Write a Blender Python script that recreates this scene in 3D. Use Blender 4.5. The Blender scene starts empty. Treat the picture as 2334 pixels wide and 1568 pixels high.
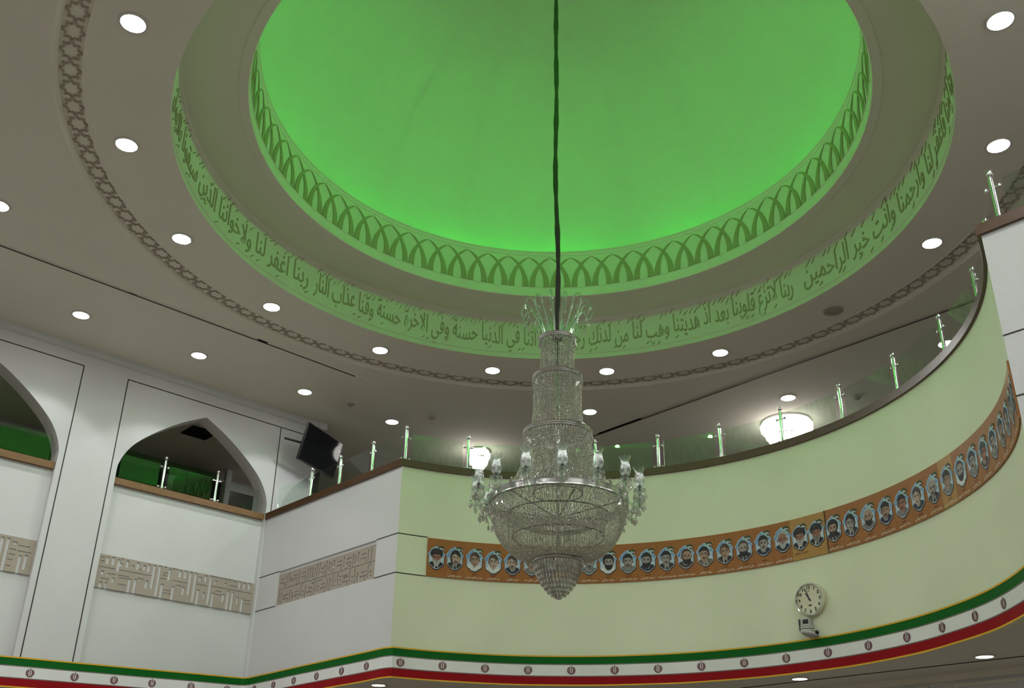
import bpy, math, random, unicodedata
import numpy as np
from mathutils import Matrix, Vector
random.seed(7); rng = np.random.default_rng(7)
SC = bpy.context.scene; COL = SC.collection; D = bpy.data
PI = math.pi; R = math.radians

# ---------------------------------------------------------------- camera
# room frame: dome axis is the z axis, x runs towards the curved balcony, y towards the wall with the arches
cam = D.cameras.new('camera'); camo = D.objects.new('camera', cam); COL.objects.link(camo)
cam.sensor_width = 36.0; cam.lens = 2257.28 / 2334 * 36
cam.shift_x = -5.15 / 2334; cam.shift_y = 91.71 / 2334
CAMP = Vector((-5.977, -5.822, 1.6)); PITCH, ROLL, YAW = 0.435849, 0.0159125, R(-43.0)
def _axes():
    F = np.array([0, math.cos(PITCH), math.sin(PITCH)]); R0 = np.array([1., 0, 0]); U0 = np.cross(R0, F)
    Rr = math.cos(ROLL) * R0 + math.sin(ROLL) * U0; U = -math.sin(ROLL) * R0 + math.cos(ROLL) * U0
    M = np.array([[math.cos(-YAW), math.sin(-YAW), 0], [-math.sin(-YAW), math.cos(-YAW), 0], [0, 0, 1]])
    return M @ Rr, M @ U, M @ F
_r, _u, _f = _axes()
camo.matrix_world = Matrix(((_r[0], _u[0], -_f[0], CAMP.x), (_r[1], _u[1], -_f[1], CAMP.y), (_r[2], _u[2], -_f[2], CAMP.z), (0, 0, 0, 1)))
cam.clip_end = 200
SC.camera = camo

# ---------------------------------------------------------------- world, exposure
w = D.worlds.new('world'); SC.world = w; w.use_nodes = True
w.node_tree.nodes['Background'].inputs[0].default_value = (0.8, 0.78, 0.74, 1)
w.node_tree.nodes['Background'].inputs[1].default_value = 0.05
SC.view_settings.view_transform = 'Standard'; SC.view_settings.look = 'None'
SC.view_settings.exposure = 0.0; SC.view_settings.gamma = 1.0; SC.view_settings.use_curve_mapping = False
SC.cycles.transparent_max_bounces = 16; SC.cycles.max_bounces = 6; SC.cycles.diffuse_bounces = 4; SC.cycles.glossy_bounces = 3
SC.cycles.use_adaptive_sampling = True; SC.cycles.adaptive_threshold = 0.12; SC.cycles.adaptive_min_samples = 20
SC.cycles.sample_clamp_indirect = 6.0
SPOT_W = 40.0      # the downlights washing the arch wall and the galleries
DISC_W = 255.0     # radiance of the frosted discs of the larger downlights
FLOOD_W = 55.0     # each small green flood on the ledge, aimed across the dome
LED_W = 7.5       # strength of the green strip behind the dome's ledge
CRYSTAL_W = 14.0   # the crystal ceiling lamps over the balcony

# ---------------------------------------------------------------- materials
def srgb(r, g, b):
    f = lambda c: (c / 255 / 12.92) if c / 255 <= 0.04045 else ((c / 255 + 0.055) / 1.055) ** 2.4
    return (f(r), f(g), f(b), 1)
def new_mat(name):
    m = D.materials.new(name); m.use_nodes = True
    return m, m.node_tree, m.node_tree.nodes['Principled BSDF']
def mat(name, col, rough=0.6, metal=0.0, var=0.06, scale=3.0, bump=0.0, bscale=60.0, spec=0.5, detail=3.0):
    m, nt, b = new_mat(name)
    b.inputs['Roughness'].default_value = rough; b.inputs['Metallic'].default_value = metal
    b.inputs['Specular IOR Level'].default_value = spec
    tc = nt.nodes.new('ShaderNodeTexCoord')
    n = nt.nodes.new('ShaderNodeTexNoise'); n.inputs['Scale'].default_value = scale; n.inputs['Detail'].default_value = detail
    nt.links.new(tc.outputs['Object'], n.inputs['Vector'])
    mx = nt.nodes.new('ShaderNodeMix'); mx.data_type = 'RGBA'
    mx.inputs['A'].default_value = tuple(c * (1 - var) for c in col[:3]) + (1,)
    mx.inputs['B'].default_value = tuple(min(1, c * (1 + var)) for c in col[:3]) + (1,)
    nt.links.new(n.outputs['Fac'], mx.inputs['Factor']); nt.links.new(mx.outputs['Result'], b.inputs['Base Color'])
    if bump:
        n2 = nt.nodes.new('ShaderNodeTexNoise'); n2.inputs['Scale'].default_value = bscale
        nt.links.new(tc.outputs['Object'], n2.inputs['Vector'])
        bp = nt.nodes.new('ShaderNodeBump'); bp.inputs['Strength'].default_value = bump; bp.inputs['Distance'].default_value = 0.01
        nt.links.new(n2.outputs['Fac'], bp.inputs['Height']); nt.links.new(bp.outputs['Normal'], b.inputs['Normal'])
    return m
def wood(name, c1, c2, rough=0.4, scale=2.5):
    m, nt, b = new_mat(name); b.inputs['Roughness'].default_value = rough
    tc = nt.nodes.new('ShaderNodeTexCoord'); mp = nt.nodes.new('ShaderNodeMapping'); mp.inputs['Scale'].default_value = (1.5, 1.5, 14)
    nt.links.new(tc.outputs['Object'], mp.inputs['Vector'])
    n = nt.nodes.new('ShaderNodeTexNoise'); n.inputs['Scale'].default_value = scale; n.inputs['Detail'].default_value = 8; n.inputs['Distortion'].default_value = 1.2
    nt.links.new(mp.outputs['Vector'], n.inputs['Vector'])
    mx = nt.nodes.new('ShaderNodeMix'); mx.data_type = 'RGBA'; mx.inputs['A'].default_value = c1; mx.inputs['B'].default_value = c2
    nt.links.new(n.outputs['Fac'], mx.inputs['Factor']); nt.links.new(mx.outputs['Result'], b.inputs['Base Color'])
    return m
def emit(name, col, strength):
    m, nt, b = new_mat(name); b.inputs['Base Color'].default_value = col
    b.inputs['Emission Color'].default_value = col; b.inputs['Emission Strength'].default_value = strength
    return m
def glassy(name, tint, fac, rough=0.04, gcol=(1, 1, 1, 1), fres=4.0, vary=0.0):
    m, nt, b = new_mat(name); nt.nodes.remove(b)
    out = nt.nodes['Material Output']
    t = nt.nodes.new('ShaderNodeBsdfTransparent'); t.inputs[0].default_value = tint
    g = nt.nodes.new('ShaderNodeBsdfGlossy'); g.inputs['Color'].default_value = gcol; g.inputs['Roughness'].default_value = rough
    lw = nt.nodes.new('ShaderNodeLayerWeight'); lw.inputs['Blend'].default_value = 0.5
    pw = nt.nodes.new('ShaderNodeMath'); pw.operation = 'POWER'; pw.inputs[1].default_value = fres
    ad = nt.nodes.new('ShaderNodeMath'); ad.operation = 'ADD'; ad.use_clamp = True; ad.inputs[1].default_value = fac
    nt.links.new(lw.outputs['Facing'], pw.inputs[0]); nt.links.new(pw.outputs[0], ad.inputs[0])
    mx = nt.nodes.new('ShaderNodeMixShader'); nt.links.new(ad.outputs[0], mx.inputs[0])
    nt.links.new(t.outputs[0], mx.inputs[1]); nt.links.new(g.outputs[0], mx.inputs[2]); nt.links.new(mx.outputs[0], out.inputs['Surface'])
    if vary:
        df = nt.nodes.new('ShaderNodeBsdfDiffuse'); df.inputs['Color'].default_value = (.92, .92, .88, 1)
        ms = nt.nodes.new('ShaderNodeMixShader'); ms.inputs[0].default_value = .17
        nt.links.new(g.outputs[0], ms.inputs[1]); nt.links.new(df.outputs[0], ms.inputs[2]); nt.links.new(ms.outputs[0], mx.inputs[2])
        ge = nt.nodes.new('ShaderNodeNewGeometry'); mr = nt.nodes.new('ShaderNodeMapRange'); mr.inputs['To Min'].default_value = fac - vary; mr.inputs['To Max'].default_value = fac + vary
        nt.links.new(ge.outputs['Random Per Island'], mr.inputs['Value']); nt.links.new(mr.outputs[0], ad.inputs[1])
        m2 = nt.nodes.new('ShaderNodeMix'); m2.data_type = 'RGBA'; m2.inputs['A'].default_value = (gcol[0]*.6, gcol[1]*.58, gcol[2]*.5, 1); m2.inputs['B'].default_value = gcol
        sn = nt.nodes.new('ShaderNodeMath'); sn.operation = 'PINGPONG'; sn.inputs[1].default_value = .13
        nt.links.new(ge.outputs['Random Per Island'], sn.inputs[0]); s8 = nt.nodes.new('ShaderNodeMath'); s8.operation = 'MULTIPLY'; s8.inputs[1].default_value = 7.7
        nt.links.new(sn.outputs[0], s8.inputs[0]); nt.links.new(s8.outputs[0], m2.inputs['Factor']); nt.links.new(m2.outputs['Result'], g.inputs['Color'])
    return m
M = {}
M['ceil'] = mat('ceiling paint', (0.77, 0.735, 0.64, 1), 0.9, var=0.03, scale=1.2, bump=0.12, bscale=90)
M['wall'] = mat('white wall paint', (0.66, 0.665, 0.665, 1), 0.8, var=0.04, scale=1.6, bump=0.15, bscale=70)
M['curve'] = mat('pale lime wall paint', (0.77, 0.81, 0.60, 1), 0.75, var=0.05, scale=1.3, bump=0.15, bscale=60)
M['dome'] = mat('dome plaster', (0.78, 0.76, 0.72, 1), 0.9, var=0.05, scale=0.9)
M['orn'] = mat('taupe ornament paint', (0.40, 0.35, 0.28, 1), 0.8, var=0.08, scale=8)
M['letter'] = mat('taupe lettering paint', (0.40, 0.345, 0.23, 1), 0.8, var=0.08, scale=6)
M['arch'] = mat('olive arch paint', (0.40, 0.36, 0.21, 1), 0.8, var=0.06, scale=6)
M['kufic'] = mat('beige carved plaster', (0.41, 0.355, 0.295, 1), 0.85, var=0.06, scale=6)
M['groove'] = mat('dark groove strip', (0.035, 0.028, 0.022, 1), 0.7)
M['wood'] = wood('dark stained wood', (0.055, 0.026, 0.012, 1), (0.13, 0.062, 0.028, 1), 0.35)  # coping: same wood as the sills, its shade put into a darker colour
M['pine'] = wood('knotty brown wood', (0.12, 0.055, 0.016, 1), (0.30, 0.155, 0.055, 1), 0.45)  # arch sills: lighter, lit tone of the coping's wood
M['chrome'] = mat('polished chrome', (0.78, 0.79, 0.80, 1), 0.12, 1.0, var=0.03)
M['steel'] = mat('brushed silver', (0.62, 0.61, 0.60, 1), 0.22, 1.0, var=0.05)
M['dark'] = mat('dark metal', (0.05, 0.048, 0.045, 1), 0.45, 0.6)
M['black'] = mat('black plastic', (0.012, 0.012, 0.014, 1), 0.35)
M['screen'] = mat('black glossy screen', (0.006, 0.007, 0.010, 1), 0.05, spec=0.35)
M['cable'] = mat('dark cloth sleeve', (0.035, 0.034, 0.022, 1), 0.8, var=0.3, scale=12)
M['floor'] = mat('brown prayer carpet', (0.24, 0.20, 0.155, 1), 0.95, var=0.2, scale=2)
M['balcony'] = mat('dark balcony carpet', (0.07, 0.06, 0.05, 1), 0.95, var=0.2)
M['lens'] = emit('lit white diffuser', (1, 0.98, 0.95, 1), 14)
M['disc'] = emit('lit frosted disc', (0.99, 1, 0.98, 1), DISC_W)
M['rim'] = mat('white painted rim', (0.62, 0.60, 0.56, 1), 0.4)
M['pane'] = glassy('clear balustrade glass', (0.90, 0.945, 0.915, 1), 0.06, 0.01, fres=5.0)
M['crystal'] = glassy('bead crystal', (0.93, 0.93, 0.90, 1), 0.58, 0.09, (1, 0.99, 0.94, 1), 2.0, 0.35)
M['prism'] = glassy('cut crystal', (0.92, 0.93, 0.92, 1), 0.55, 0.06, (1, 1, 0.98, 1), 2.0, 0.3)
M['tulip'] = glassy('etched clear glass', (0.90, 0.93, 0.93, 1), 0.16, 0.25, (0.92, 0.96, 0.96, 1), 2.0)
M['tube'] = glassy('pale green glass', (0.80, 0.92, 0.82, 1), 0.18, 0.12, (0.88, 1, 0.9, 1), 2.0)
M['lampc'] = emit('lit crystal', (1, 0.97, 0.92, 1), 3.2)
M['green_f'] = mat('green banner cloth', srgb(0, 98, 24), 0.6, spec=0.2, var=0.1, scale=5, bump=0.1, bscale=9)
M['white_f'] = mat('white banner cloth', (0.85, 0.85, 0.84, 1), 0.14, var=0.04, scale=5, spec=0.45)
M['red_f'] = mat('red banner cloth', srgb(150, 0, 16), 0.6, spec=0.2, var=0.1, scale=5, bump=0.1, bscale=9)
M['gold_f'] = mat('gold fringe tape', srgb(228, 178, 34), 0.5, var=0.12, scale=40)
M['line_f'] = mat('banner lettering line', srgb(120, 112, 108), 0.5, var=0.5, scale=90)
M['emb'] = mat('dark red emblem print', srgb(96, 14, 28), 0.5)
M['board'] = wood('orange brown printed board', srgb(138, 82, 20), srgb(176, 110, 36), 0.5, 5)
M['board2'] = wood('light tan printed board', srgb(162, 118, 52), srgb(188, 142, 70), 0.5, 5)
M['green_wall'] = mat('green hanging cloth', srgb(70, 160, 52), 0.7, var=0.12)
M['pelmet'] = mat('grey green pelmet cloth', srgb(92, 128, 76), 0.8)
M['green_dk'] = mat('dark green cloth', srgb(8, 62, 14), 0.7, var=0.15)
M['cream'] = mat('cream plastic', (0.66, 0.62, 0.44, 1), 0.4)
M['dial'] = mat('cream clock dial', (0.70, 0.68, 0.50, 1), 0.5, var=0.03)
M['grey'] = mat('grey plastic', (0.48, 0.48, 0.46, 1), 0.4)
def led_mat():
    m, nt, b = new_mat('green led strip'); b.inputs['Base Color'].default_value = (0.05, 0.5, 0.08, 1)
    tc = nt.nodes.new('ShaderNodeTexCoord'); n = nt.nodes.new('ShaderNodeTexNoise'); n.inputs['Scale'].default_value = 1.1; n.inputs['Detail'].default_value = 3
    nt.links.new(tc.outputs['Object'], n.inputs['Vector'])
    mr = nt.nodes.new('ShaderNodeMapRange'); mr.inputs['From Min'].default_value = 0.35; mr.inputs['From Max'].default_value = 0.7
    mr.inputs['To Min'].default_value = 0.35 * LED_W; mr.inputs['To Max'].default_value = 1.7 * LED_W
    nt.links.new(n.outputs['Fac'], mr.inputs['Value']); nt.links.new(mr.outputs[0], b.inputs['Emission Strength'])
    b.inputs['Emission Color'].default_value = (0.035, 1.0, 0.06, 1)
    return m
M['led'] = led_mat()
def print_mat():
    m, nt, b = new_mat('printed picture'); b.inputs['Roughness'].default_value = 0.55
    a = nt.nodes.new('ShaderNodeAttribute'); a.attribute_name = 'ink'
    tc = nt.nodes.new('ShaderNodeTexCoord'); n = nt.nodes.new('ShaderNodeTexNoise'); n.inputs['Scale'].default_value = 45; n.inputs['Detail'].default_value = 2
    nt.links.new(tc.outputs['Object'], n.inputs['Vector'])
    mr = nt.nodes.new('ShaderNodeMapRange'); mr.inputs['To Min'].default_value = 0.72; mr.inputs['To Max'].default_value = 1.28
    nt.links.new(n.outputs['Fac'], mr.inputs['Value'])
    mx = nt.nodes.new('ShaderNodeVectorMath'); mx.operation = 'SCALE'
    nt.links.new(a.outputs['Color'], mx.inputs[0]); nt.links.new(mr.outputs[0], mx.inputs['Scale'])
    nt.links.new(mx.outputs[0], b.inputs['Base Color'])
    return m
M['print'] = print_mat()

# ---------------------------------------------------------------- helpers
def link(o, parent=None):
    COL.objects.link(o)
    if parent is not None: o.parent = parent
    return o
class MB:
    def __init__(s): s.v = []; s.f = []; s.c = []
    def add(s, vs, fs, c=None):
        n = len(s.v); s.v.extend([tuple(p) for p in vs])
        for f in fs: s.f.append(tuple(i + n for i in f)); s.c.append(c)
        return s
    def box(s, x0, x1, y0, y1, z0, z1):
        return s.add([(x0,y0,z0),(x1,y0,z0),(x1,y1,z0),(x0,y1,z0),(x0,y0,z1),(x1,y0,z1),(x1,y1,z1),(x0,y1,z1)],
                     [(3,2,1,0),(4,5,6,7),(0,1,5,4),(1,2,6,5),(2,3,7,6),(3,0,4,7)])
    def obox(s, c, ax, ay, az):   # oriented box: centre and three half vectors
        c, ax, ay, az = map(lambda q: np.array(q, float), (c, ax, ay, az))
        P = [c + i*ax + j*ay + k*az for k in (-1,1) for i, j in ((-1,-1),(1,-1),(1,1),(-1,1))]
        return s.add(P, [(3,2,1,0),(4,5,6,7),(0,1,5,4),(1,2,6,5),(2,3,7,6),(3,0,4,7)])
    def lathe(s, prof, seg=24, c=(0,0,0), a0=0.0, a1=2*PI, closed=True):
        full = abs(a1 - a0 - 2*PI) < 1e-6; n = seg if full else seg + 1; V = []
        for k in range(n):
            a = a0 + (a1 - a0) * k / seg
            V += [(c[0] + r*math.cos(a), c[1] + r*math.sin(a), c[2] + z) for r, z in prof]
        m = len(prof); Fc = []
        for k in range(seg):
            b0 = k*m; b1 = ((k+1) % n)*m
            for i in range(m-1): Fc.append((b0+i, b1+i, b1+i+1, b0+i+1))
        return s.add(V, Fc)
    def tube(s, pts, rad, seg=8, cap=True):
        P = [np.array(p, float) for p in pts]; n = len(P); V = []; Fc = []
        t0 = P[1]-P[0]; ref = np.array([0,0,1.]) if abs(t0[2]) < 0.8*np.linalg.norm(t0) else np.array([1.,0,0])
        for i, p in enumerate(P):
            t = P[min(i+1,n-1)] - P[max(i-1,0)]; t = t/ (np.linalg.norm(t)+1e-12)
            u = np.cross(ref, t); u /= (np.linalg.norm(u)+1e-12); ref2 = np.cross(t, u); ref = ref2
            r = rad[i] if hasattr(rad, '__len__') else rad
            for k in range(seg):
                a = 2*PI*k/seg; V.append(p + r*(math.cos(a)*u + math.sin(a)*ref2))
        for i in range(n-1):
            for k in range(seg): Fc.append((i*seg+k, i*seg+(k+1)%seg, (i+1)*seg+(k+1)%seg, (i+1)*seg+k))
        if cap: Fc += [tuple(range(seg-1,-1,-1)), tuple(range((n-1)*seg, n*seg))]
        return s.add(V, Fc)
    def ball(s, c, r, seg=12, rings=8, sz=1.0):
        prof = [(max(1e-5, r*math.sin(PI*i/rings)), -r*sz*math.cos(PI*i/rings)) for i in range(rings+1)]
        return s.lathe(prof, seg, c)
    def build(s, name, m, parent=None, smooth=False, ang=None, loc=None):
        me = D.meshes.new(name); me.from_pydata(s.v, [], s.f); me.update()
        if m is not None: me.materials.append(M[m] if isinstance(m, str) else m)
        if smooth:
            me.polygons.foreach_set('use_smooth', [True]*len(me.polygons))
            if ang is not None: me.set_sharp_from_angle(angle=R(ang))
        if any(c is not None for c in s.c):
            at = me.color_attributes.new('ink', 'FLOAT_COLOR', 'CORNER'); buf = []
            for p, c in zip(me.polygons, s.c): buf += list(c)*p.loop_total
            at.data.foreach_set('color', buf)
        o = D.objects.new(name, me)
        if loc is not None: o.location = loc
        return link(o, parent)
def np_mesh(name, V, Fq, m, parent=None):
    me = D.meshes.new(name); V = np.asarray(V, np.float32); Fq = np.asarray(Fq, np.int32); k = Fq.shape[1]
    me.vertices.add(len(V)); me.vertices.foreach_set('co', V.ravel())
    me.loops.add(Fq.size); me.loops.foreach_set('vertex_index', Fq.ravel())
    me.polygons.add(len(Fq)); me.polygons.foreach_set('loop_start', np.arange(0, Fq.size, k, dtype=np.int32))
    me.update(calc_edges=True); me.validate(); me.materials.append(M[m])
    return link(D.objects.new(name, me), parent)
def tag(o, label=None, cat=None, group=None, kind=None):
    if label: o['label'] = label
    if cat: o['category'] = cat
    if group: o['group'] = group
    if kind: o['kind'] = kind
    return o
def empty(name, loc=(0,0,0), rz=0.0):
    o = D.objects.new(name, None); o.location = loc; o.rotation_euler = (0,0,rz); o.empty_display_size = 0.1
    return link(o)
def structure(o): o['kind'] = 'structure'; return o
def cyl(a, r, z): return (r*math.cos(R(a)), r*math.sin(R(a)), z)
def copy_tree(o, parent=None):
    c = o.copy(); COL.objects.link(c)
    if parent is not None: c.parent = parent
    for ch in list(o.children): copy_tree(ch, c)
    return c
# ================================================================ SETTING
ZC = 7.6; YW = 6.84; XP = 0.93; RW = 3.72; A0 = math.degrees(math.acos(XP/RW))
CAPB, CAPT = 5.86, 5.95
X0, X1, Y0, Y1 = -12.5, 9.5, -10.5, 10.5
structure(MB().box(X0, X1, Y0, Y1, -0.1, 0).build('floor', 'floor'))

def ring_to_rect(r, z, x0, x1, y0, y1, n=192):
    angs = sorted([2*PI*k/n for k in range(n)] + [math.atan2(y, x) % (2*PI) for x in (x0, x1) for y in (y0, y1)])
    b = MB(); V = []
    for a in angs:
        c, s_ = math.cos(a), math.sin(a)
        t = min((x1/c if c > 1e-9 else x0/c if c < -1e-9 else 1e9), (y1/s_ if s_ > 1e-9 else y0/s_ if s_ < -1e-9 else 1e9))
        V += [(r*c, r*s_, z), (t*c, t*s_, z)]
    m = len(angs)
    return b.add(V, [(2*i, 2*((i+1) % m), 2*((i+1) % m)+1, 2*i+1) for i in range(m)])
b = ring_to_rect(4.756, ZC, X0, X1, Y0, Y1)
# the stepped ring round the dome opening: cove, star bed, fillet, flat ring with the downlights
b.lathe([(4.756, ZC), (4.745, ZC+.004), (4.725, ZC+.016), (4.705, ZC+.030), (4.70, ZC+.044), (4.515, ZC+.044), (4.512, ZC+.022), (4.49, ZC+.018), (4.482, ZC+.022), (3.765, ZC+.022)], 192)
ceil = structure(b.build('ceiling', 'ceil'))
# interlaced star ornament in the bed
def star_ring(n=116, rin=4.517, rout=4.700, z=ZC+.044):
    b = MB(); rm = (rin+rout)/2; hr = (rout-rin)/2; da = 360/n
    def P(k, u, v, zz): return cyl(k*da + u*da/2, rm + v*hr, zz)
    zig = [(-1.0, .0), (-.62, .25), (-.70, .66), (-.26, .62), (0, .98), (.26, .62), (.70, .66), (.62, .25)]
    hw = 0.0075
    for sg, dp in ((1, .0120), (-1, .0126)):
        P2 = np.array([P(k, u, v*sg, 0)[:2] for k in range(n) for u, v in zig]); m = len(P2)
        d = np.roll(P2, -1, 0) - P2; d /= np.hypot(d[:, 0], d[:, 1])[:, None]; nn = np.c_[-d[:, 1], d[:, 0]]; pn = np.roll(nn, 1, 0)
        mt = nn + pn; ml = np.hypot(mt[:, 0], mt[:, 1])[:, None]; mt = mt/ml*np.minimum(hw/np.maximum((mt/ml*nn).sum(1), .45), hw*2)[:, None]
        V = []
        for a, c in ((1, z), (1, z-dp), (-1, z-dp), (-1, z)): V += [(x, y, c) for x, y in P2 + a*mt]
        F = [(q*m+i, q*m+(i+1) % m, (q+1)*m+(i+1) % m, (q+1)*m+i) for q in range(3) for i in range(m)]
        b.add(V, F)
    return b
structure(star_ring().build('star_ornament', 'orn', ceil))

# calligraphy frieze drum, soffit, arch frieze and lip
dr = MB().lathe([(3.765, ZC+.022), (3.775, ZC+.03), (3.775, 7.69), (3.762, 7.697), (3.762, 7.705), (3.772, 7.712), (3.772, 8.195), (3.764, 8.203), (3.764, 8.235), (3.75, 8.245)], 192)
frieze = structure(dr.build('trim_1', 'ceil')); 
b = MB().lathe([(3.75, 8.245), (3.235, 8.245), (3.225, 8.232), (3.135, 8.238), (3.128, 8.25), (3.13, 8.362), (3.121, 8.366), (3.121, 8.372), (3.132, 8.376), (3.132, 8.862), (3.124, 8.866), (3.12, 8.875), (3.12, 8.90), (3.105, 8.912), (3.105, 8.925), (3.14, 8.925), (3.14, 8.78), (3.50, 8.78), (3.50, 8.86)], 192)
b.lathe([(3.352, 8.78), (3.352, 8.927), (3.37, 8.927), (3.37, 8.78)], 160)
lip = structure(b.build('trim_2', 'ceil'))
prof = [(3.50*math.cos(t), 8.86 + 2.75*math.sin(t)) for t in np.linspace(0, PI/2, 40)][:-1] + [(0.02, 11.61)]
dome = structure(MB().lathe(prof, 128).build('dome', 'dome', smooth=True))
leds = MB().lathe([(3.345, 8.942), (3.36, 8.956), (3.375, 8.942), (3.36, 8.928), (3.345, 8.942)], 160)
lst = leds.build('led_strip', 'led')
for k in range(18):
    a = 20*k + 7
    L = D.lights.new('green_flood', 'SPOT'); L.energy = FLOOD_W*(.75 + .5*random.random()); L.color = (.10, 1, .09); L.spot_size = R(66); L.spot_blend = .55; L.shadow_soft_size = .04
    lo = D.objects.new('green_flood', L); lo.location = cyl(a, 3.18, 8.962); lo.rotation_euler = Vector((-math.cos(R(a)), -math.sin(R(a)), -.07)).to_track_quat('-Z', 'Y').to_euler(); link(lo, lst)
tag(lst, 'glowing green light strip hidden behind the ledge below the dome', 'light strip')

# interlaced pointed arches on the inner drum
def arch_frieze(n=70, ph=46.0, r=3.124):
    b = MB(); p = 360/n; h0, h1 = 8.378, 8.835
    prof = []
    for i in range(15):
        t = i/14; z = h0 + (h1-h0)*t
        c = .98*p*(1 - t**1.9)**.66 if t < 1 else 0.0
        wdt = .205*p*(1-t)**.9 + .085*p
        prof.append((c, wdt, z))
    for k in range(n):
        a = ph + k*p
        for sg in (1, -1):
            V = []
            for c, wd, z in prof:
                o_ = a + sg*c; i_ = a + sg*(c - wd) if c - wd > -wd*.5 else a - sg*wd*.0
                V += [cyl(o_, r, z), cyl(i_, r, z)]
            top = len(V)
            V += [cyl(a, r, h1+.012)]
            Fc = [(2*i, 2*i+1, 2*i+3, 2*i+2) if sg > 0 else (2*i+2, 2*i+3, 2*i+1, 2*i) for i in range(14)]
            b.add(V, Fc)
    return b
ar = arch_frieze().build('arch_relief', 'arch', lip)
so = ar.modifiers.new('depth', 'SOLIDIFY'); so.thickness = 0.008; so.offset = 0
structure(ar)

# ---------------------------------------------------------------- arabic text
FORMS = {}; LIG = {}
for cp in list(range(0xFB50, 0xFC00)) + list(range(0xFE70, 0xFEFF)):
    d = unicodedata.decomposition(chr(cp)).split()
    if len(d) == 2 and d[0][0] == '<': FORMS.setdefault(chr(int(d[1], 16)), {})[d[0][1:-1]] = chr(cp)
    if len(d) == 3 and d[1] == '0644' and d[0] in ('<isolated>', '<final>'): LIG[(chr(int(d[2], 16)), d[0][1:-1])] = chr(cp)
def shape(s):
    out = []; prev = False; i = 0
    dual = lambda c: 'initial' in FORMS.get(c, {})
    while i < len(s):
        c = s[i]
        if c == '\u0644' and i+1 < len(s) and (s[i+1], 'isolated') in LIG:
            out.append(LIG[(s[i+1], 'final' if prev else 'isolated')]); prev = False; i += 2; continue
        f = FORMS.get(c)
        if not f: out.append(c); prev = False; i += 1; continue
        nxt = i+1 < len(s) and s[i+1] in FORMS and ('final' in FORMS[s[i+1]]) and dual(c)
        key = ('medial' if nxt else 'final') if prev else ('initial' if nxt else 'isolated')
        out.append(f.get(key) or f.get('isolated')); prev = bool(nxt); i += 1
    return ''.join(reversed(out))
def text_mesh(body, size=1.0, extrude=0.0, off=0.0, res=3):
    cu = D.curves.new('text', 'FONT'); cu.body = body; cu.size = size; cu.extrude = extrude; cu.offset = off; cu.resolution_u = res
    o = D.objects.new('text', cu); COL.objects.link(o); bpy.context.view_layer.update()
    me = D.meshes.new_from_object(o.evaluated_get(bpy.context.evaluated_depsgraph_get()))
    V = np.array([v.co[:] for v in me.vertices]).reshape(-1, 3); F = [tuple(p.vertices) for p in me.polygons]
    D.objects.remove(o); D.curves.remove(cu); D.meshes.remove(me)
    return V, F
def lettering(segs, r, name, parent):
    b = MB()
    for s, a_r, a_l, z0, hgt in segs:     # a_r: angle of the right end, a_l: of the left end (angles grow to the left)
        V, F = text_mesh(shape(s), 1.0, 0.012, 0.003)
        x0, x1 = V[:, 0].min(), V[:, 0].max(); ks = hgt/0.714
        span = a_l - a_r
        def put(x, y, dz): return cyl(a_l - span*(x-x0)/(x1-x0), r - (dz*.5+.002), z0 + y*ks + 0.018*math.sin((x-x0)*2.1))
        b.add([put(x, y*(1.0 + .12*(y > .35)), z) for x, y, z in V], F)
        # vowel strokes above and below the letters
        n = int((x1-x0)/0.42)
        for i in range(n):
            x = x0 + (i+.5)*(x1-x0)/n + random.uniform(-.08, .08); up = random.random() < .74
            L = random.uniform(.20, .36) if up else .22; y = random.uniform(.66, .84) if up else random.uniform(-.36, -.30)
            q = [(x, y), (x+L, y+(.19 if up else .1)), (x+L+.02, y+(.24 if up else .16)), (x, y+.055)]
            V8 = [put(px, py, .012) for px, py in q] + [put(px, py, -.012) for px, py in q]
            b.add(V8, [(0,1,2,3), (7,6,5,4), (0,4,5,1), (1,5,6,2), (2,6,7,3), (3,7,4,0)])
    return structure(b.build(name, 'letter', parent))
lettering([
    ('ربنا آمنا فاغفر لنا وارحمنا وأنت خير الراحمين', -66.5, -9.0, 7.84, .240),
    ('ربنا لاتزغ قلوبنا بعد اذ هديتنا وهب لنا من لدنك رحمة', -6.4, 43.2, 7.84, .240),
    ('ربنا اتنا في الدنيا حسنة وفي الاخرة حسنة وقنا عذاب النار', 45.0, 97.8, 7.84, .240),
    ('ربنا اغفر لنا ولاخواننا الذين سبقونا بالايمان', 99.3, 153.5, 7.84, .240)], 3.772, 'lettering_relief', frieze)

# ---------------------------------------------------------------- wall with the arches
ARCH = [(-1.125, 5.82), (-1.125, 6.07), (-1.108, 6.16), (-1.07, 6.265), (-.97, 6.43), (-.807, 6.60), (-.571, 6.792), (-.305, 6.972), (0, 7.135)]
def smooth_poly(P, k=5):
    P = [np.array(p) for p in P]; out = []
    for i in range(len(P)-1):
        p0, p1, p2, p3 = P[max(i-1, 0)], P[i], P[i+1], P[min(i+2, len(P)-1)]
        for t in np.arange(k)/k: out.append(tuple(.5*(2*p1 + (p2-p0)*t + (2*p0-5*p1+4*p2-p3)*t*t + (3*p1-p0-3*p2+p3)*t**3)))
    return out + [tuple(P[-1])]
ARCH = smooth_poly(ARCH)
ARCH = ARCH + [(-x, z) for x, z in reversed(ARCH[:-1])]
BAYS = [-.225 - 3.02*k for k in range(4)]
wl = MB()
def wall_poly(b, pts, y): b.add([(x, y, z) for x, z in pts], [tuple(range(len(pts)))])
ZT = 7.5
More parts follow.
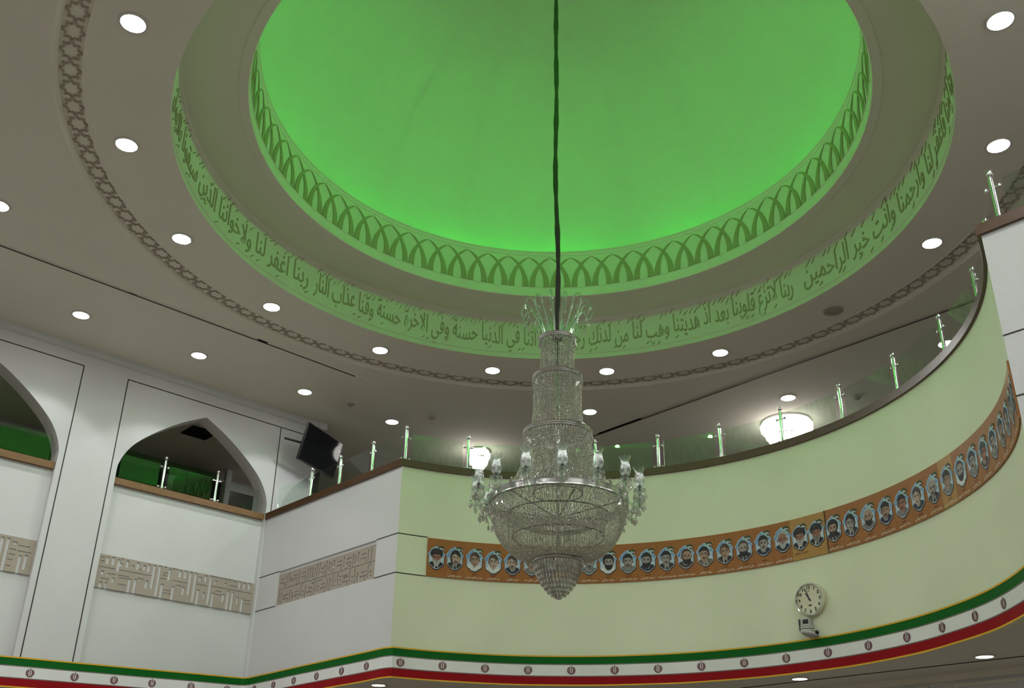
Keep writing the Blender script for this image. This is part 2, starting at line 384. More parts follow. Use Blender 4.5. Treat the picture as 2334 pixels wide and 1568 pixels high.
for bx in BAYS:
    hw = 1.205
    wall_poly(wl, [(bx-hw, 0), (bx-1.125, 0)] + [(bx+x, z) for x, z in ARCH] + [(bx+1.125, 0), (bx+hw, 0), (bx+hw, ZT), (bx-hw, ZT)], YW)
    path = [(bx-1.125, 0)] + [(bx+x, z) for x, z in ARCH] + [(bx+1.125, 0)]
    V = [(x, YW, z) for x, z in path] + [(x, YW+.26, z) for x, z in path]; n = len(path)
    wl.add(V, [(i, i+1, n+i+1, n+i) for i in range(n-1)])
    # back face of the pierced wall
    wall_poly(wl, [(bx-1.51, 4.9), (bx-1.125, 4.9)] + [(bx+x, z) for x, z in ARCH] + [(bx+1.125, 4.9), (bx+1.51, 4.9), (bx+1.51, ZT), (bx-1.51, ZT)], YW+.26)
    wl.box(bx-1.125, bx+1.125, YW+.085, YW+.24, 0, CAPB)     # recessed panel under the sill
    wl.box(bx-1.51, bx-1.205, YW, YW+.01, 0, ZT) if bx == BAYS[-1] else wall_poly(wl, [(bx-1.815, 0), (bx-1.205, 0), (bx-1.205, ZT), (bx-1.815, ZT)], YW)
wall_poly(wl, [(.98, 0), (1.72, 0), (1.72, ZT), (.98, ZT)], YW)
wl.add([(1.72, YW, 4.9), (1.72, YW+.26, 4.9), (1.72, YW+.26, ZT), (1.72, YW, ZT)], [(0,1,2,3)])
wl.add([(1.28, YW+.26, 4.9), (1.72, YW+.26, 4.9), (1.72, YW+.26, ZT), (1.28, YW+.26, ZT)], [(0,1,2,3)])
wl.box(X0, BAYS[-1]-1.2, YW, YW+.2, 0, ZT)
wall_left = structure(wl.build('wall_left', 'wall'))
g = MB(); gw = .007; gy0, gy1 = YW-.002, YW+.004
for bx in BAYS:
    for sx in (-1, 1): g.box(bx+sx*1.205-gw, bx+sx*1.205+gw, gy0, gy1, 0, 7.333)
    g.box(bx-1.205-gw, bx+1.205+gw, gy0, gy1, 7.328, 7.342)
g.box(.98, 1.72, gy0, gy1, 7.328, 7.342)
structure(g.build('wall_groove', 'groove', wall_left))
c = MB().box(X0, 1.74, YW-.035, YW+.02, 7.505, ZC); c.box(X0, 1.73, YW-.02, YW+.02, 7.492, 7.505); c.box(1.62, 1.76, YW-.05, YW+.28, 7.50, ZC)
structure(c.build('trim_3', 'wall'))
# sills under the arches
for i, bx in enumerate(BAYS[:2]):
    o = MB().box(bx-1.12, bx+1.12, YW+.03, YW+.30, CAPB, CAPT).build('wooden_sill', 'pine')
    tag(o, ['knotty brown wooden sill across the arch with two chrome posts', 'knotty brown wooden sill of the arch cut by the left picture edge'][i], 'sill', 'wooden sills in the arches')

# ---------------------------------------------------------------- balcony parapet and curved wall
def bal_path(r_off=0.0, n=96, y_end=6.84):
    """plan of the balcony front, from the arch wall round the horseshoe to the far parapet; r_off > 0 moves it into the hall"""
    xp = XP - r_off; r = RW - r_off; a = math.degrees(math.acos(xp/r))
    P = [(xp, y_end)] + [(r*math.cos(R(a - 2*a*k/n)), r*math.sin(R(a - 2*a*k/n))) for k in range(n+1)] + [(xp, -y_end)]
    return P
def strip(b, path, z0, z1):
    n = len(path)
    return b.add([(x, y, z) for x, y in path for z in (z0, z1)], [(2*i, 2*i+2, 2*i+3, 2*i+1) for i in range(n-1)])
def slab(b, pin, pout, z0, z1):
    n = len(pin); V = []
    for (a, c), (d, e) in zip(pin, pout): V += [(a, c, z0), (a, c, z1), (d, e, z1), (d, e, z0)]
    Fc = []
    for i in range(n-1):
        for k in range(4): Fc.append((4*i+k, 4*i+4+k, 4*i+4+(k+1) % 4, 4*i+(k+1) % 4))
    Fc += [(0, 1, 2, 3), (4*n-1, 4*n-2, 4*n-3, 4*n-4)]
    return b.add(V, Fc)
pin = bal_path(0); pout = bal_path(-.16); flat = 1
KY0, KY1 = 4.03, 6.30
bw = MB(); slab(bw, pin[1:-1], pout[1:-1], 3.36, CAPB)
wf = structure(bw.build('wall_front', 'curve'))
bp = MB()
for ya, yb in ((pin[1][1], KY0), (KY1, YW)): bp.box(XP, XP+.15, ya, yb, 4.52, 5.0)
bp.box(XP, XP+.15, pin[1][1], YW, 5.0, CAPB); bp.box(XP, XP+.15, pin[1][1], YW, 3.36, 4.52); bp.box(XP+.03, XP+.15, KY0, KY1, 4.52, 5.0)
structure(bp.build('wall_front.001', 'wall'))
bp = MB().box(XP, XP+.15, -YW, pin[-2][1], 3.36, CAPB)
structure(bp.build('wall_front.002', 'wall'))
g = MB()
for z in (4.52, 5.0):
    for ya, yb in ((pin[1][1], KY0), (KY1, YW), (-YW, pin[-2][1])): g.box(XP-.002, XP+.004, ya, yb, z-.006, z+.006)
    b2 = [cyl(a, RW-.002, z) for a in np.linspace(A0, 69.6, 8)]; b3 = [cyl(a, RW+.005, z) for a in np.linspace(A0, 69.6, 8)]
    slab(g, [p[:2] for p in b2], [p[:2] for p in b3], z-.006, z+.006)
structure(g.build('wall_groove', 'groove', wf))
cap = MB(); slab(cap, bal_path(.03, 120), bal_path(-.20, 120), CAPB, CAPT)
tag(cap.build('wooden_coping', 'wood'), 'dark wooden coping running along the top of the curved balcony wall', 'coping')
# balcony floor slab and lower ceiling
sl = MB(); pp = bal_path(-.02)
V = [(x, y, z) for x, y in pp for z in (3.38, 4.95)] ; n = len(pp)
far = [(X1, y if abs(y) < Y1 else y) for x, y in pp]
for z in (3.38, 4.95):
    sl.add([(x, y, z) for x, y in pp] + [(X1, y, z) for x, y in pp], [(i, i+1, n+i+1, n+i) for i in range(n-1)])
low = structure(sl.build('ceiling.001', 'ceil'))
low.data.materials.append(M['balcony'])
for pl in low.data.polygons:
    if low.data.vertices[pl.vertices[0]].co.z > 4: pl.material_index = 1
structure(MB().box(5.25, 5.4, -YW, YW, 0, 3.38).build('wall_lower', 'wall'))
b = MB().box(5.20, 5.25, -YW, YW, 3.31, 3.38)
for y in (-3.2, -1.6, .0, 1.6, 3.2):
    for f in ((y-.65, y+.65, 3.24, 3.28), (y-.65, y-.61, .3, 3.24), (y+.61, y+.65, .3, 3.24)): b.box(5.23, 5.25, *f)
structure(b.build('trim_4', 'ceil'))
# rest of the shell
structure(MB().box(X1, X1+.1, Y0, Y1, 0, ZC+.1).build('wall_far', 'wall'))
structure(MB().box(X0-.1, X0, Y0, Y1, 0, ZC+.1).build('wall_back', 'wall'))
structure(MB().box(X0, X1, -YW-.2, -YW, 0, ZC).build('wall_right', 'wall'))
structure(MB().box(X0, X1, Y1, Y1+.1, 0, ZC+.1).build('wall_side', 'wall'))
# gallery behind the arches
b = MB().box(X0, 1.4, YW+.262, Y1, 7.30, 7.32).box(1.4, 2.6, 8.6, Y1, 7.30, 7.32); structure(MB().box(X0, X1, YW+.3, Y1, 4.90, 4.95).build('floor.001', 'floor'))
structure(b.build('ceiling.002', 'ceil'))
structure(MB().box(X0, 2.6, 9.5, 9.6, 4.95, 7.3).build('wall_gallery', 'wall'))
# ================================================================ CEILING FITTINGS
def downlight(x, y, z, label, group, r=.098, lit=True, power=None, name='recessed_downlight', spot=False):
    t = empty(name, (x, y, z)); tag(t, label, 'downlight' if lit else 'speaker', group)
    MB().lathe([(r+.004, 0.004), (r+.022, -.002), (r+.018, -.012), (r, -.012), (r-.004, .0)], 28).build('rim', 'rim' if lit else 'orn', t, True, 40)
    if lit:
        MB().lathe([(r, -.006), (r*.6, -.012), (.001, -.014)], 28).build('diffuser', 'lens' if spot else 'disc', t, True)
        if spot:
            L = D.lights.new('downlight_beam', 'SPOT'); L.energy = power or SPOT_W; L.color = (.97, .99, 1); L.spot_size = R(103); L.spot_blend = .22; L.shadow_soft_size = .09
            lo = D.objects.new('downlight_beam', L); lo.location = (0, 0, -.05); link(lo, t)
    else:
        MB().lathe([(r, -.004), (r*.62, -.02), (r*.58, -.006), (r*.3, -.016), (.001, -.016)], 28).build('grille', 'orn', t, True, 30)
    return t
RING = [(169.4, 'large white downlight in the dome ring, upper left corner of the photo'), (146.5, 'white downlight in the dome ring, second down along the left side'),
        (124.3, 'glaring downlight with a flare, left of the inscription, third down the left side'), (101.7, 'white downlight in the dome ring, left of the long ceiling slot end'),
        (78.8, 'downlight in the dome ring, second to the left of the chandelier'), (56.7, 'downlight in the dome ring just left of the chandelier'),
        (34.8, 'downlight in the dome ring just right of the chandelier'), (13.0, 'downlight in the dome ring, second to the right of the chandelier'),
        (-32.4, 'downlight showing two bulbs inside, left of the right-hand balcony corner'), (-55.2, 'warm downlight above the chrome post of the right-hand parapet'),
        (-78.3, 'glaring downlight in the upper right corner of the photo')]
for a, lb in RING:
    t = downlight(*cyl(a, 4.2, ZC+.022), lb, 'downlights round the dome opening')
    if 'two bulbs' in lb:
        for q in (-.026, .030): MB().ball((q, .006*q/.03, -.02), .016, 12, 8, .8).build('bulb', 'cream', t, True)
downlight(*cyl(-9.7, 4.2, ZC+.022), 'unlit round ceiling fitting between two lit downlights right of the chandelier', None, lit=False, name='round_speaker')  # one downlight of the ring, switched off
for a in (-101, -123.5, -146, -168.5): downlight(*cyl(a, 4.2, ZC+.022), 'lit downlight of the dome ring above and behind the viewer', 'downlights round the dome opening')
for x, lb in ((-2.48, 'small downlight above the pier between the two arches'), (-.87, 'small downlight above the apex of the right arch'),
              (.815, 'small downlight left of the hanging television, beside the end of the ceiling slot'), (2.41, 'small downlight between the television and the chandelier')):
    downlight(x, 5.97, ZC, lb, 'downlights along the arch wall', spot=True)
for x in (-4.13, -5.78, -7.4, -9.0): downlight(x, 5.97, ZC, 'small downlight by the arch wall beyond the left picture edge', 'downlights along the arch wall', spot=True)
downlight(-4.05, 4.20, ZC, 'downlight cut by the left picture edge beside the ceiling slot', 'downlights on the flat ceiling')
downlight(4.295, 3.5, ZC, 'downlight close beside the right edge of the chandelier tower', 'downlights on the flat ceiling')
downlight(5.95, 1.09, ZC, 'small downlight above the large crystal ceiling lamp', 'downlights on the flat ceiling')
downlight(5.91, -1.30, ZC, 'downlight seen through the balustrade glass by the right-hand bend', 'downlights on the flat ceiling')
for x, y in ((4.2, -4.2), (-4.2, -4.2), (-2.5, -5.97), (-.87, -5.97), (.8, -5.97), (-5.95, 1.1), (-5.95, -1.1), (-5.95, 3.2), (-5.95, -3.4), (-8.2, 0), (-8.2, 3.5), (-8.2, -3.5), (-10.5, 1.5), (-10.5, -2)):
    downlight(x, y, ZC, 'lit downlight on the part of the ceiling outside the picture', 'downlights on the flat ceiling')
for x, y, lb in ((1.49, 4.56, 'downlight under the balcony, cut by the bottom edge below the white parapet'), (4.40, .444, 'downlight under the balcony just below the gold fringe, bottom centre right'), (4.34, -1.69, 'downlight under the balcony in the bottom right corner')):
    downlight(x, y, 3.38, lb, 'downlights under the balcony', r=.085, power=SPOT_W*.3, spot=True)

def detector(x, y, label):
    t = empty('smoke_detector', (x, y, ZC)); tag(t, label, 'smoke detector', 'smoke detectors')
    MB().lathe([(.075, 0), (.075, -.012), (.06, -.02), (.001, -.02)], 24).build('base', 'rim', t, True, 35)
    MB().lathe([(.045, -.02), (.045, -.045), (.03, -.055), (.001, -.056)], 20).build('sensor_head', 'orn', t, True, 35)
detector(1.53, 5.82, 'smoke detector on the ceiling above the television'); detector(6.61, .363, 'smoke detector behind the glass right of the large crystal lamp')
detector(2.71, 5.345, 'pale round detector on the ceiling right of the television')

# long slot diffusers: the edges of a ten metre square round the dome
def slot(name, x0, x1, y0, y1, label, cuts, dark='groove', frame='ceil'):
    t = empty(name, ((x0+x1)/2, (y0+y1)/2, ZC)); tag(t, label, 'slot diffuser', 'linear slots in the ceiling')
    cx_, cy_ = (x0+x1)/2, (y0+y1)/2; lx = (x1-x0) > (y1-y0); b = MB(); f = MB()
    b.box(x0-cx_, x1-cx_, y0-cy_, y1-cy_, -.006, .004)
    for q in cuts:
        if lx: f.box(q-cx_-.9, q-cx_+.9, y0-cy_-.022, y0-cy_-.012, -.012, .002)
        else: f.box(x0-cx_-.024, x0-cx_-.006, q-cy_-.9, q-cy_+.9, -.014, .002)
    b.build('slot', dark, t); f.build('edge_strip', frame, t); return t
slot('slot_diffuser', -12, 1.03, 4.985, 5.015, 'long dark ceiling slot running parallel to the arch wall', [-5.2, -3.2, -1.3, .35])
slot('slot_diffuser', 5.05, 5.085, -5, 4.9, 'brown edged ceiling slot running up to the right behind the balustrade', [-4.1, -2.3, -.5, 1.3, 3.1, 4.0], 'groove', 'kufic')
slot('slot_diffuser', -5.06, -5.03, -5, 4.5, 'black ceiling slot cut off in the upper left corner', [-3, 0, 3])
slot('slot_diffuser', 4.58, 4.60, -6, 6, 'thin dark slot in the lower ceiling below the flag banner', [])
D.objects['slot_diffuser.003'].location.z = 3.38

# crystal lamps on the ceiling over the balcony
def crystal_lamp(x, y, r, h, label, power):
    t = empty('crystal_ceiling_lamp', (x, y, ZC)); tag(t, label, 'ceiling lamp', 'crystal lamps over the balcony')
    MB().lathe([(r+.02, 0), (r+.02, -.03), (r, -.04), (.001, -.04)], 36).build('base_plate', 'steel', t, True, 35)
    n = 26; b = MB()
    for rr, zz, k in ((r, -.05, n), (r*.82, -.05-h*.45, int(n*.8)), (r*.55, -.05-h*.75, int(n*.55))):
        for i in range(k):
            a = 2*PI*i/k; c_, s_ = math.cos(a)*rr, math.sin(a)*rr; w_ = PI*rr/k*.9; hh = h*.5*(1 + .12*math.cos(5*a))
            b.lathe([(.001, -hh), (w_*.75, -hh*.85), (w_, -hh*.1), (w_*.5, 0), (.001, 0)], 6, (c_, s_, zz))
    b.build('crystal_drops', 'lampc', t)
    L = D.lights.new('lamp_glow', 'POINT'); L.energy = power; L.color = (1, .96, .9); L.shadow_soft_size = r
    lo = D.objects.new('lamp_glow', L); lo.location = (0, 0, -h-.12); link(lo, t)
crystal_lamp(4.2, 5.93, .17, .22, 'small round crystal ceiling lamp glowing behind the glass left of the chandelier', CRYSTAL_W*.6)
crystal_lamp(6.72, 1.62, .36, .26, 'large round crystal ceiling lamp glowing behind the balustrade on the right', CRYSTAL_W)
# ================================================================ BALUSTRADE
ZB = CAPT
def post_proto(name='baluster_post'):
    t = empty(name)
    MB().lathe([(.001, 0), (.042, 0), (.042, .008), (.03, .014), (.021, .02)], 20).build('base_flange', 'chrome', t, True, 40)
    MB().lathe([(.020, .012), (.020, .415), (.014, .42), (.012, .43), (.012, .436)], 18).build('shaft', 'chrome', t, True, 40)
    MB().ball((0, 0, .458), .027, 20, 14).build('ball_finial', 'chrome', t, True)
    for sx in (-1, 1):
        for zz in (.04, .325):
            b = MB().tube([(sx*.016, 0, zz), (sx*.05, 0, zz)], .008, 10); b.lathe([(.001, -.012), (.014, -.012), (.016, -.007), (.016, .007), (.014, .012), (.001, .012)], 14, (sx*.052, 0, zz))
            b.build('glass_clamp', 'chrome', t, True, 40)
    return t
P0 = post_proto(); used = []
def post(x, y, ang, label):
    t = P0 if not used else copy_tree(P0); used.append(1)
    t.location = (x, y, ZB); t.rotation_euler = (0, 0, R(ang)); tag(t, label, 'post', 'chrome balustrade posts'); return t
XC = XP + .085; RC = RW + .08
spots = []
for y, lb in ((5.86, 'chrome balustrade post directly below the television, nearest the arch wall'), (5.14, 'chrome balustrade post at the right lower edge of the television'),
              (4.385, 'chrome balustrade post midway between the television and the parapet corner')):
    post(XC, y, 90, lb); spots.append((XC, y))
arc_lab = {74.6: 'chrome balustrade post at the corner where the white parapet meets the curved wall', 62.0: 'chrome balustrade post beside the small crystal ceiling lamp',
 49.4: 'chrome balustrade post hidden behind the chandelier tower', 36.9: 'chrome balustrade post just right of the chandelier, above a tulip shade', 24.5: 'chrome balustrade post with doubled reflections, second to the right of the chandelier',
 12.1: 'chrome balustrade post between the chandelier and the large crystal lamp', -.4: 'chrome balustrade post in front of the large crystal ceiling lamp', -13.2: 'chrome balustrade post just right of the large crystal lamp',
 -26.1: 'chrome balustrade post with a downlight above left, third from the right end of the curve', -39.2: 'chrome balustrade post with a downlight shining at its foot', -52.6: 'last visible chrome post on the curve before the right-hand white parapet',
 -64.5: 'chrome post whose ball just shows above the right-hand coping'}
for a, lb in arc_lab.items():
    x, y, _ = cyl(a, RC, 0); post(x, y, a+90, lb); spots.append((x, y))
post(XC, -3.73, 90, 'tall looking chrome post standing on the right-hand white parapet'); post(XC, -4.95, 90, 'chrome post of the right-hand parapet beyond the picture edge')
spots.append((XC, -3.73)); spots.append((XC, -4.95))
glab = ['glass pane below the television, next to the arch wall', 'glass pane between the posts under the television', 'glass pane between the television and the white parapet corner', 'glass pane just before the parapet corner',
 'green reflecting glass pane at the left start of the curve', 'glass pane left of the chandelier behind the small crystal lamp post', 'glass pane behind the chandelier tower', 'green reflecting glass pane right of the chandelier',
 'second glass pane right of the chandelier', 'glass pane left of the large crystal lamp', 'glass pane in front of the large crystal lamp', 'glass pane in front of the right-hand smoke detector',
 'glass pane third from the right end of the curve', 'glass pane with a downlight behind it near the right bend', 'narrow looking glass pane at the right bend', 'glass pane hidden behind the right-hand parapet edge', 'glass pane on the right-hand white parapet at the picture edge']
seq = [(XC, 6.80)] + spots
for i, ((xa, ya), (xb, yb)) in enumerate(zip(seq[:-1], seq[1:])):
    d = np.array([xb-xa, yb-ya]); L = np.hypot(*d); d /= L; m_ = .078
    mid = (np.array([xa, ya]) + np.array([xb, yb]))/2
    o = MB().obox((0, 0, 0), (d[0]*(L/2-m_), d[1]*(L/2-m_), 0), (-d[1]*.004, d[0]*.004, 0), (0, 0, .18)).build('glass_pane', 'pane', loc=(mid[0], mid[1], ZB+.205))
    tag(o, glab[i], 'glass panel', 'balustrade glass panes')
# posts and panes in the arches
post(-.67, 6.93, 0, 'chrome post on the sill in the right arch, left of the two'); post(.12, 6.93, 0, 'chrome post on the sill in the right arch, right of the two')
post(-3.6, 6.93, 0, 'chrome post on the sill of the arch cut by the left edge')
tag(MB().box(-.60, .05, 6.926, 6.934, ZB+.03, ZB+.36).build('glass_pane', 'pane'), 'glass pane between the two posts in the right arch', 'glass panel', 'arch glass panes')
tag(MB().box(.19, .80, 6.926, 6.934, ZB+.03, ZB+.36).build('glass_pane', 'pane'), 'glass pane at the right end of the right arch', 'glass panel', 'arch glass panes')
tag(MB().box(-1.28, -.74, 6.926, 6.934, ZB+.03, ZB+.36).build('glass_pane', 'pane'), 'glass pane at the left end of the right arch', 'glass panel', 'arch glass panes')
tag(MB().box(-3.53, -2.2, 6.926, 6.934, ZB+.03, ZB+.36).build('glass_pane', 'pane'), 'glass pane in the arch cut by the left picture edge', 'glass panel', 'arch glass panes')

# ================================================================ TELEVISION
def frame_obj(name, c, right, up):
    o = empty(name); right = Vector(right).normalized(); up = Vector(up); up = (up - right*up.dot(right)).normalized(); n = right.cross(up)
    o.matrix_world = Matrix(((right.x, up.x, n.x, c[0]), (right.y, up.y, n.y, c[1]), (right.z, up.z, n.z, c[2]), (0, 0, 0, 1))); return o
A_, B_, D_ = np.array([1.02, 6.095, 7.22]), np.array([1.885, 6.475, 7.22]), np.array([.97, 6.222, 6.65])
ctr = A_ + (B_-A_)/2 + (D_-A_)/2
tv = frame_obj('television', ctr, B_-A_, A_-D_); tag(tv, 'black flat television tilted down on a bracket beside the arch wall', 'television')
hw, hh = .475, .29
b = MB().box(-hw, hw, -hh, hh, -.032, -.004); b.box(-hw, hw, hh-.012, hh, -.004, .004); b.box(-hw, hw, -hh, -hh+.022, -.004, .004); b.box(-hw, -hw+.012, -hh, hh, -.004, .004); b.box(hw-.012, hw, -hh, hh, -.004, .004)
b.box(-.25, .25, -.2, .2, -.085, -.032); b.build('casing', 'black', tv)
MB().box(-hw+.012, hw-.012, -hh+.022, hh-.012, -.004, .0005).build('screen', 'screen', tv)
b = MB().tube([(0, .05, -.08), (-.12, .05, -.20), (-.42, .02, -.40)], .018, 10); b.box(-.12, .12, -.12, .12, -.10, -.085); b.build('bracket_arm', 'dark', tv)
o = MB().tube([(1.55, 6.60, 6.72), (1.50, 6.55, 6.32)], .05, 4).build('hanging_box', 'black', tv); o.matrix_parent_inverse = tv.matrix_world.inverted()
# ================================================================ CLOCK AND WALL DEVICE
def wall_frame(name, a, r, z):
    return frame_obj(name, cyl(a, r, z), (math.sin(R(a)), -math.cos(R(a)), 0), (0, 0, 1))
ck = wall_frame('wall_clock', -3.5, RW-.002, 4.06); tag(ck, 'round cream wall clock with black numerals on the curved wall', 'clock')
MB().lathe([(.001, 0), (.172, 0), (.182, .015), (.182, .048), (.176, .052)], 48).build('case', 'cream', ck, True, 40)
MB().lathe([(.177, .040), (.178, .062), (.172, .072), (.164, .070), (.160, .058)], 48).build('bezel', 'chrome', ck, True, 40)
MB().lathe([(.165, .052), (.001, .0521)], 48).build('dial', 'dial', ck, True)
b = MB()
for h in range(1, 13):
    V, F = text_mesh(str(h), .047, .0006, .0016); V = V - [(V[:, 0].min()+V[:, 0].max())/2, (V[:, 1].min()+V[:, 1].max())/2, 0]
    a = PI/2 - h*PI/6; b.add(V + [.128*math.cos(a), .128*math.sin(a), .054], F)
for k in range(60):
    a = 2*PI*k/60; c_ = np.array([.154*math.cos(a), .154*math.sin(a), .0535]); L_ = .005 if k % 5 else .007
    b.obox(c_, (math.cos(a)*L_, math.sin(a)*L_, 0), (-math.sin(a)*.0008, math.cos(a)*.0008, 0), (0, 0, .0005))
b.box(-.018, .018, -.072, -.058, .053, .0545); b.box(-.014, .014, .088, .093, .053, .0538)
b.build('numerals', 'black', ck)
for nm, ang, L_, wd, zz in (('hour_hand', 90-328.5, .085, .0055, .056), ('minute_hand', 90-342, .118, .004, .058)):
    a = R(ang); d = np.array([math.cos(a), math.sin(a), 0]); n_ = np.array([-d[1], d[0], 0])
    MB().obox(d*(L_/2-.012) + [0, 0, zz], d*(L_/2+.012), n_*wd, (0, 0, .0008)).build(nm, 'black', ck)
MB().lathe([(.010, .053), (.010, .061), (.001, .062)], 16).build('hand_boss', 'black', ck, True, 40)
dv = wall_frame('wall_sensor', -2.6, RW, 3.762); dv.matrix_world = dv.matrix_world @ Matrix.Diagonal((1.2, 1.2, 1.1, 1)); tag(dv, 'grey and black wall device with a swivelling head under the clock', 'sensor')
MB().box(-.085, -.06, -.02, .085, 0, .06).build('back_plate', 'black', dv)
b = MB().box(-.06, .03, .02, .085, 0, .07); b.build('housing', 'grey', dv)
MB().box(-.035, .02, .028, .072, .07, .074).build('display', 'black', dv)
b = MB()
for r_, z_ in ((.056, .018), (.060, -.002), (.060, -.024)): b.lathe([(.001, z_-.009), (r_, z_-.009), (r_, z_+.007), (.001, z_+.007)], 28, (0, 0, 0))
o = b.build('swivel_rings', 'grey', dv, True, 30); o.rotation_euler = (R(-90), 0, 0); o.location = (-.005, 0, .06)
b = MB()
for r_, z_ in ((.052, .007), (.056, -.013)): b.lathe([(.001, z_-.004), (r_, z_-.004), (r_, z_+.004), (.001, z_+.004)], 28)
o = b.build('swivel_gaskets', 'black', dv, True, 30); o.rotation_euler = (R(-90), 0, 0); o.location = (-.005, 0, .06)
o = MB().ball((0, 0, 0), .058, 20, 12, .42).build('lens_hood', 'grey', dv, True); o.scale = (1.6, 1, 1); o.rotation_euler = (R(75), 0, R(-14)); o.location = (.035, -.062, .085)
MB().ball((.115, -.062, .10), .019, 14, 10).build('lens', 'screen', dv, True)

# ================================================================ CARVED KUFIC PANELS
KV = [(0.199, 0.309, 0.407), (0.27, 0.308, 0.411), (0.345, 0.243, 0.401), (0.384, 0.314, 0.354), (0.456, 0.31, 0.402), (0.531, 0.317, 0.351), (0.602, 0.311, 0.405), (0.689, 0.32, 0.381), (0.753, 0.311, 0.413), (0.824, 0.094, 0.416), (0.899, 0.014, 0.42), (1.045, 0.245, 0.407), (1.193, 0.312, 0.414), (1.271, 0.316, 0.418), (1.346, 0.094, 0.422), (1.42, 0.024, 0.42), (1.568, 0.317, 0.41), (1.489, 0.314, 0.375), (1.641, 0.024, 0.419), (1.725, 0.324, 0.365), (1.866, 0.322, 0.359), (2.084, 0.323, 0.418), (2.163, 0.324, 0.416), (2.235, 0.326, 0.418), (0.157, 0.164, 0.217), (0.236, 0.167, 0.198), (0.307, 0.092, 0.147), (0.157, 0.0, 0.076), (0.23, 0.0, 0.085), (0.526, 0.0, 0.177), (0.601, 0.0, 0.185), (0.754, 0.09, 0.192), (0.97, 0.0, 0.19), (1.124, 0.0, 0.187), (1.269, 0.093, 0.202), (1.486, 0.0, 0.2), (1.573, 0.096, 0.182), (1.703, 0.0, 0.196), (1.864, 0.097, 0.2), (1.927, 0.0, 0.259), (1.999, 0.0, 0.255), (2.083, 0.099, 0.2), (2.151, 0.0, 0.198)]
KH = [(0.104, 0.324, 0.261), (0.374, 0.823, 0.265), (0.919, 1.036, 0.257), (1.09, 1.326, 0.258), (1.446, 1.592, 0.268), (1.658, 2.282, 0.282), (0.367, 0.508, 0.195), (0.374, 0.508, 0.163), (0.388, 0.488, 0.085), (0.619, 0.7, 0.2), (0.992, 1.092, 0.116), (0.999, 1.099, 0.075), (1.068, 1.149, 0.413), (1.669, 1.944, 0.41), (0.612, 0.694, 0.319), (1.491, 1.577, 0.324), (1.959, 2.029, 0.405), (1.934, 2.039, 0.339), (0.259, 0.327, 0.194), (0.146, 0.252, 0.12), (0.953, 1.022, 0.336), (0.959, 1.028, 0.301), (1.152, 1.227, 0.204), (1.734, 1.824, 0.223), (1.74, 1.831, 0.18), (2.181, 2.275, 0.171), (2.187, 2.281, 0.129), (1.535, 1.58, 0.097), (0.366, 0.396, 0.414), (0.961, 0.998, 0.414), (0.104, 0.152, 0.386), (0.113, 0.152, 0.337)]
def plate(grid, cell, dep, top):
    """raised face of a carved panel from a boolean grid: front face, side walls of the cut slots"""
    ny, nx = grid.shape; b = MB(); idx = {}
    V = []; F = []
    def vid(i, j, z):
        k = (i, j, z)
        if k not in idx: idx[k] = len(V); V.append((i*cell, j*cell, z))
        return idx[k]
    for j in range(ny):
        for i in range(nx):
            if not grid[j, i]: continue
            F.append((vid(i, j, dep), vid(i+1, j, dep), vid(i+1, j+1, dep), vid(i, j+1, dep)))
            for di, dj, e in ((-1, 0, ((i, j+1), (i, j))), (1, 0, ((i+1, j), (i+1, j+1))), (0, -1, ((i, j), (i+1, j))), (0, 1, ((i+1, j+1), (i, j+1)))):
                p, q = i+di, j+dj
                if p < 0 or q < 0 or p >= nx or q >= ny or not grid[q, p]:
                    (a, c), (d, e2) = e; F.append((vid(a, c, 0), vid(d, e2, 0), vid(d, e2, dep), vid(a, c, dep)))
    return b.add(V, F)
def kufic_grid(W_, H_, cell, vs, hs, ww=.036, wh=.013):
    nx, ny = int(round(W_/cell)), int(round(H_/cell)); g_ = np.ones((ny, nx), bool)
    g_[ny-1-int(.045/cell):, :] = False
    def cut(x0, x1, z0, z1): g_[max(0, int(round(z0/cell))):max(0, int(round(z1/cell))), max(0, int(round(x0/cell))):max(0, int(round(x1/cell)))] = False
    for x, z0, z1 in vs: cut(x-.065-ww/2+.0, x-.065+ww/2, z0, z1)
    for x0, x1, z in hs: cut(x0-.065, x1-.065, z-wh/2, z+wh/2)
    return g_
cell = .0075
grid1 = kufic_grid(2.25, .48, cell, KV, KH)
def relief_panel(mtx, W_, H_, grid, dep, label, name='carved_panel'):
    t = empty(name); t.matrix_world = mtx; tag(t, label, 'carved panel', 'carved kufic panels')
    MB().box(0, W_, 0, H_, -.004, .0).build('backing', 'wall', t)
    plate(grid, cell, dep, H_).build('raised_lettering', 'kufic', t); return t
def mtx(o, right, up):
    r_, u_ = Vector(right), Vector(up); n_ = r_.cross(u_)
    return Matrix(((r_.x, u_.x, n_.x, o[0]), (r_.y, u_.y, n_.y, o[1]), (r_.z, u_.z, n_.z, o[2]), (0, 0, 0, 1)))
relief_panel(mtx((-.225-1.125, YW+.073, 4.495), (1, 0, 0), (0, 0, 1)), 2.25, .48, grid1, .014, 'carved beige panel of square lettering under the right arch')
KV0 = [(2.25-.02, .05, .23), (2.16, .0, .22), (1.99, .0, .40), (1.92, .0, .40), (2.08, .33, .37), (1.80, .0, .40), (1.70, .1, .3), (1.62, .0, .4), (1.5, .0, .18), (1.5, .25, .4), (1.42, .1, .4), (1.3, .0, .4), (1.1, .2, .4), (1.0, .0, .3), (.85, .1, .4), (.7, .0, .4), (.6, .0, .2), (.5, .2, .4), (.3, .0, .4), (.2, .1, .3)]
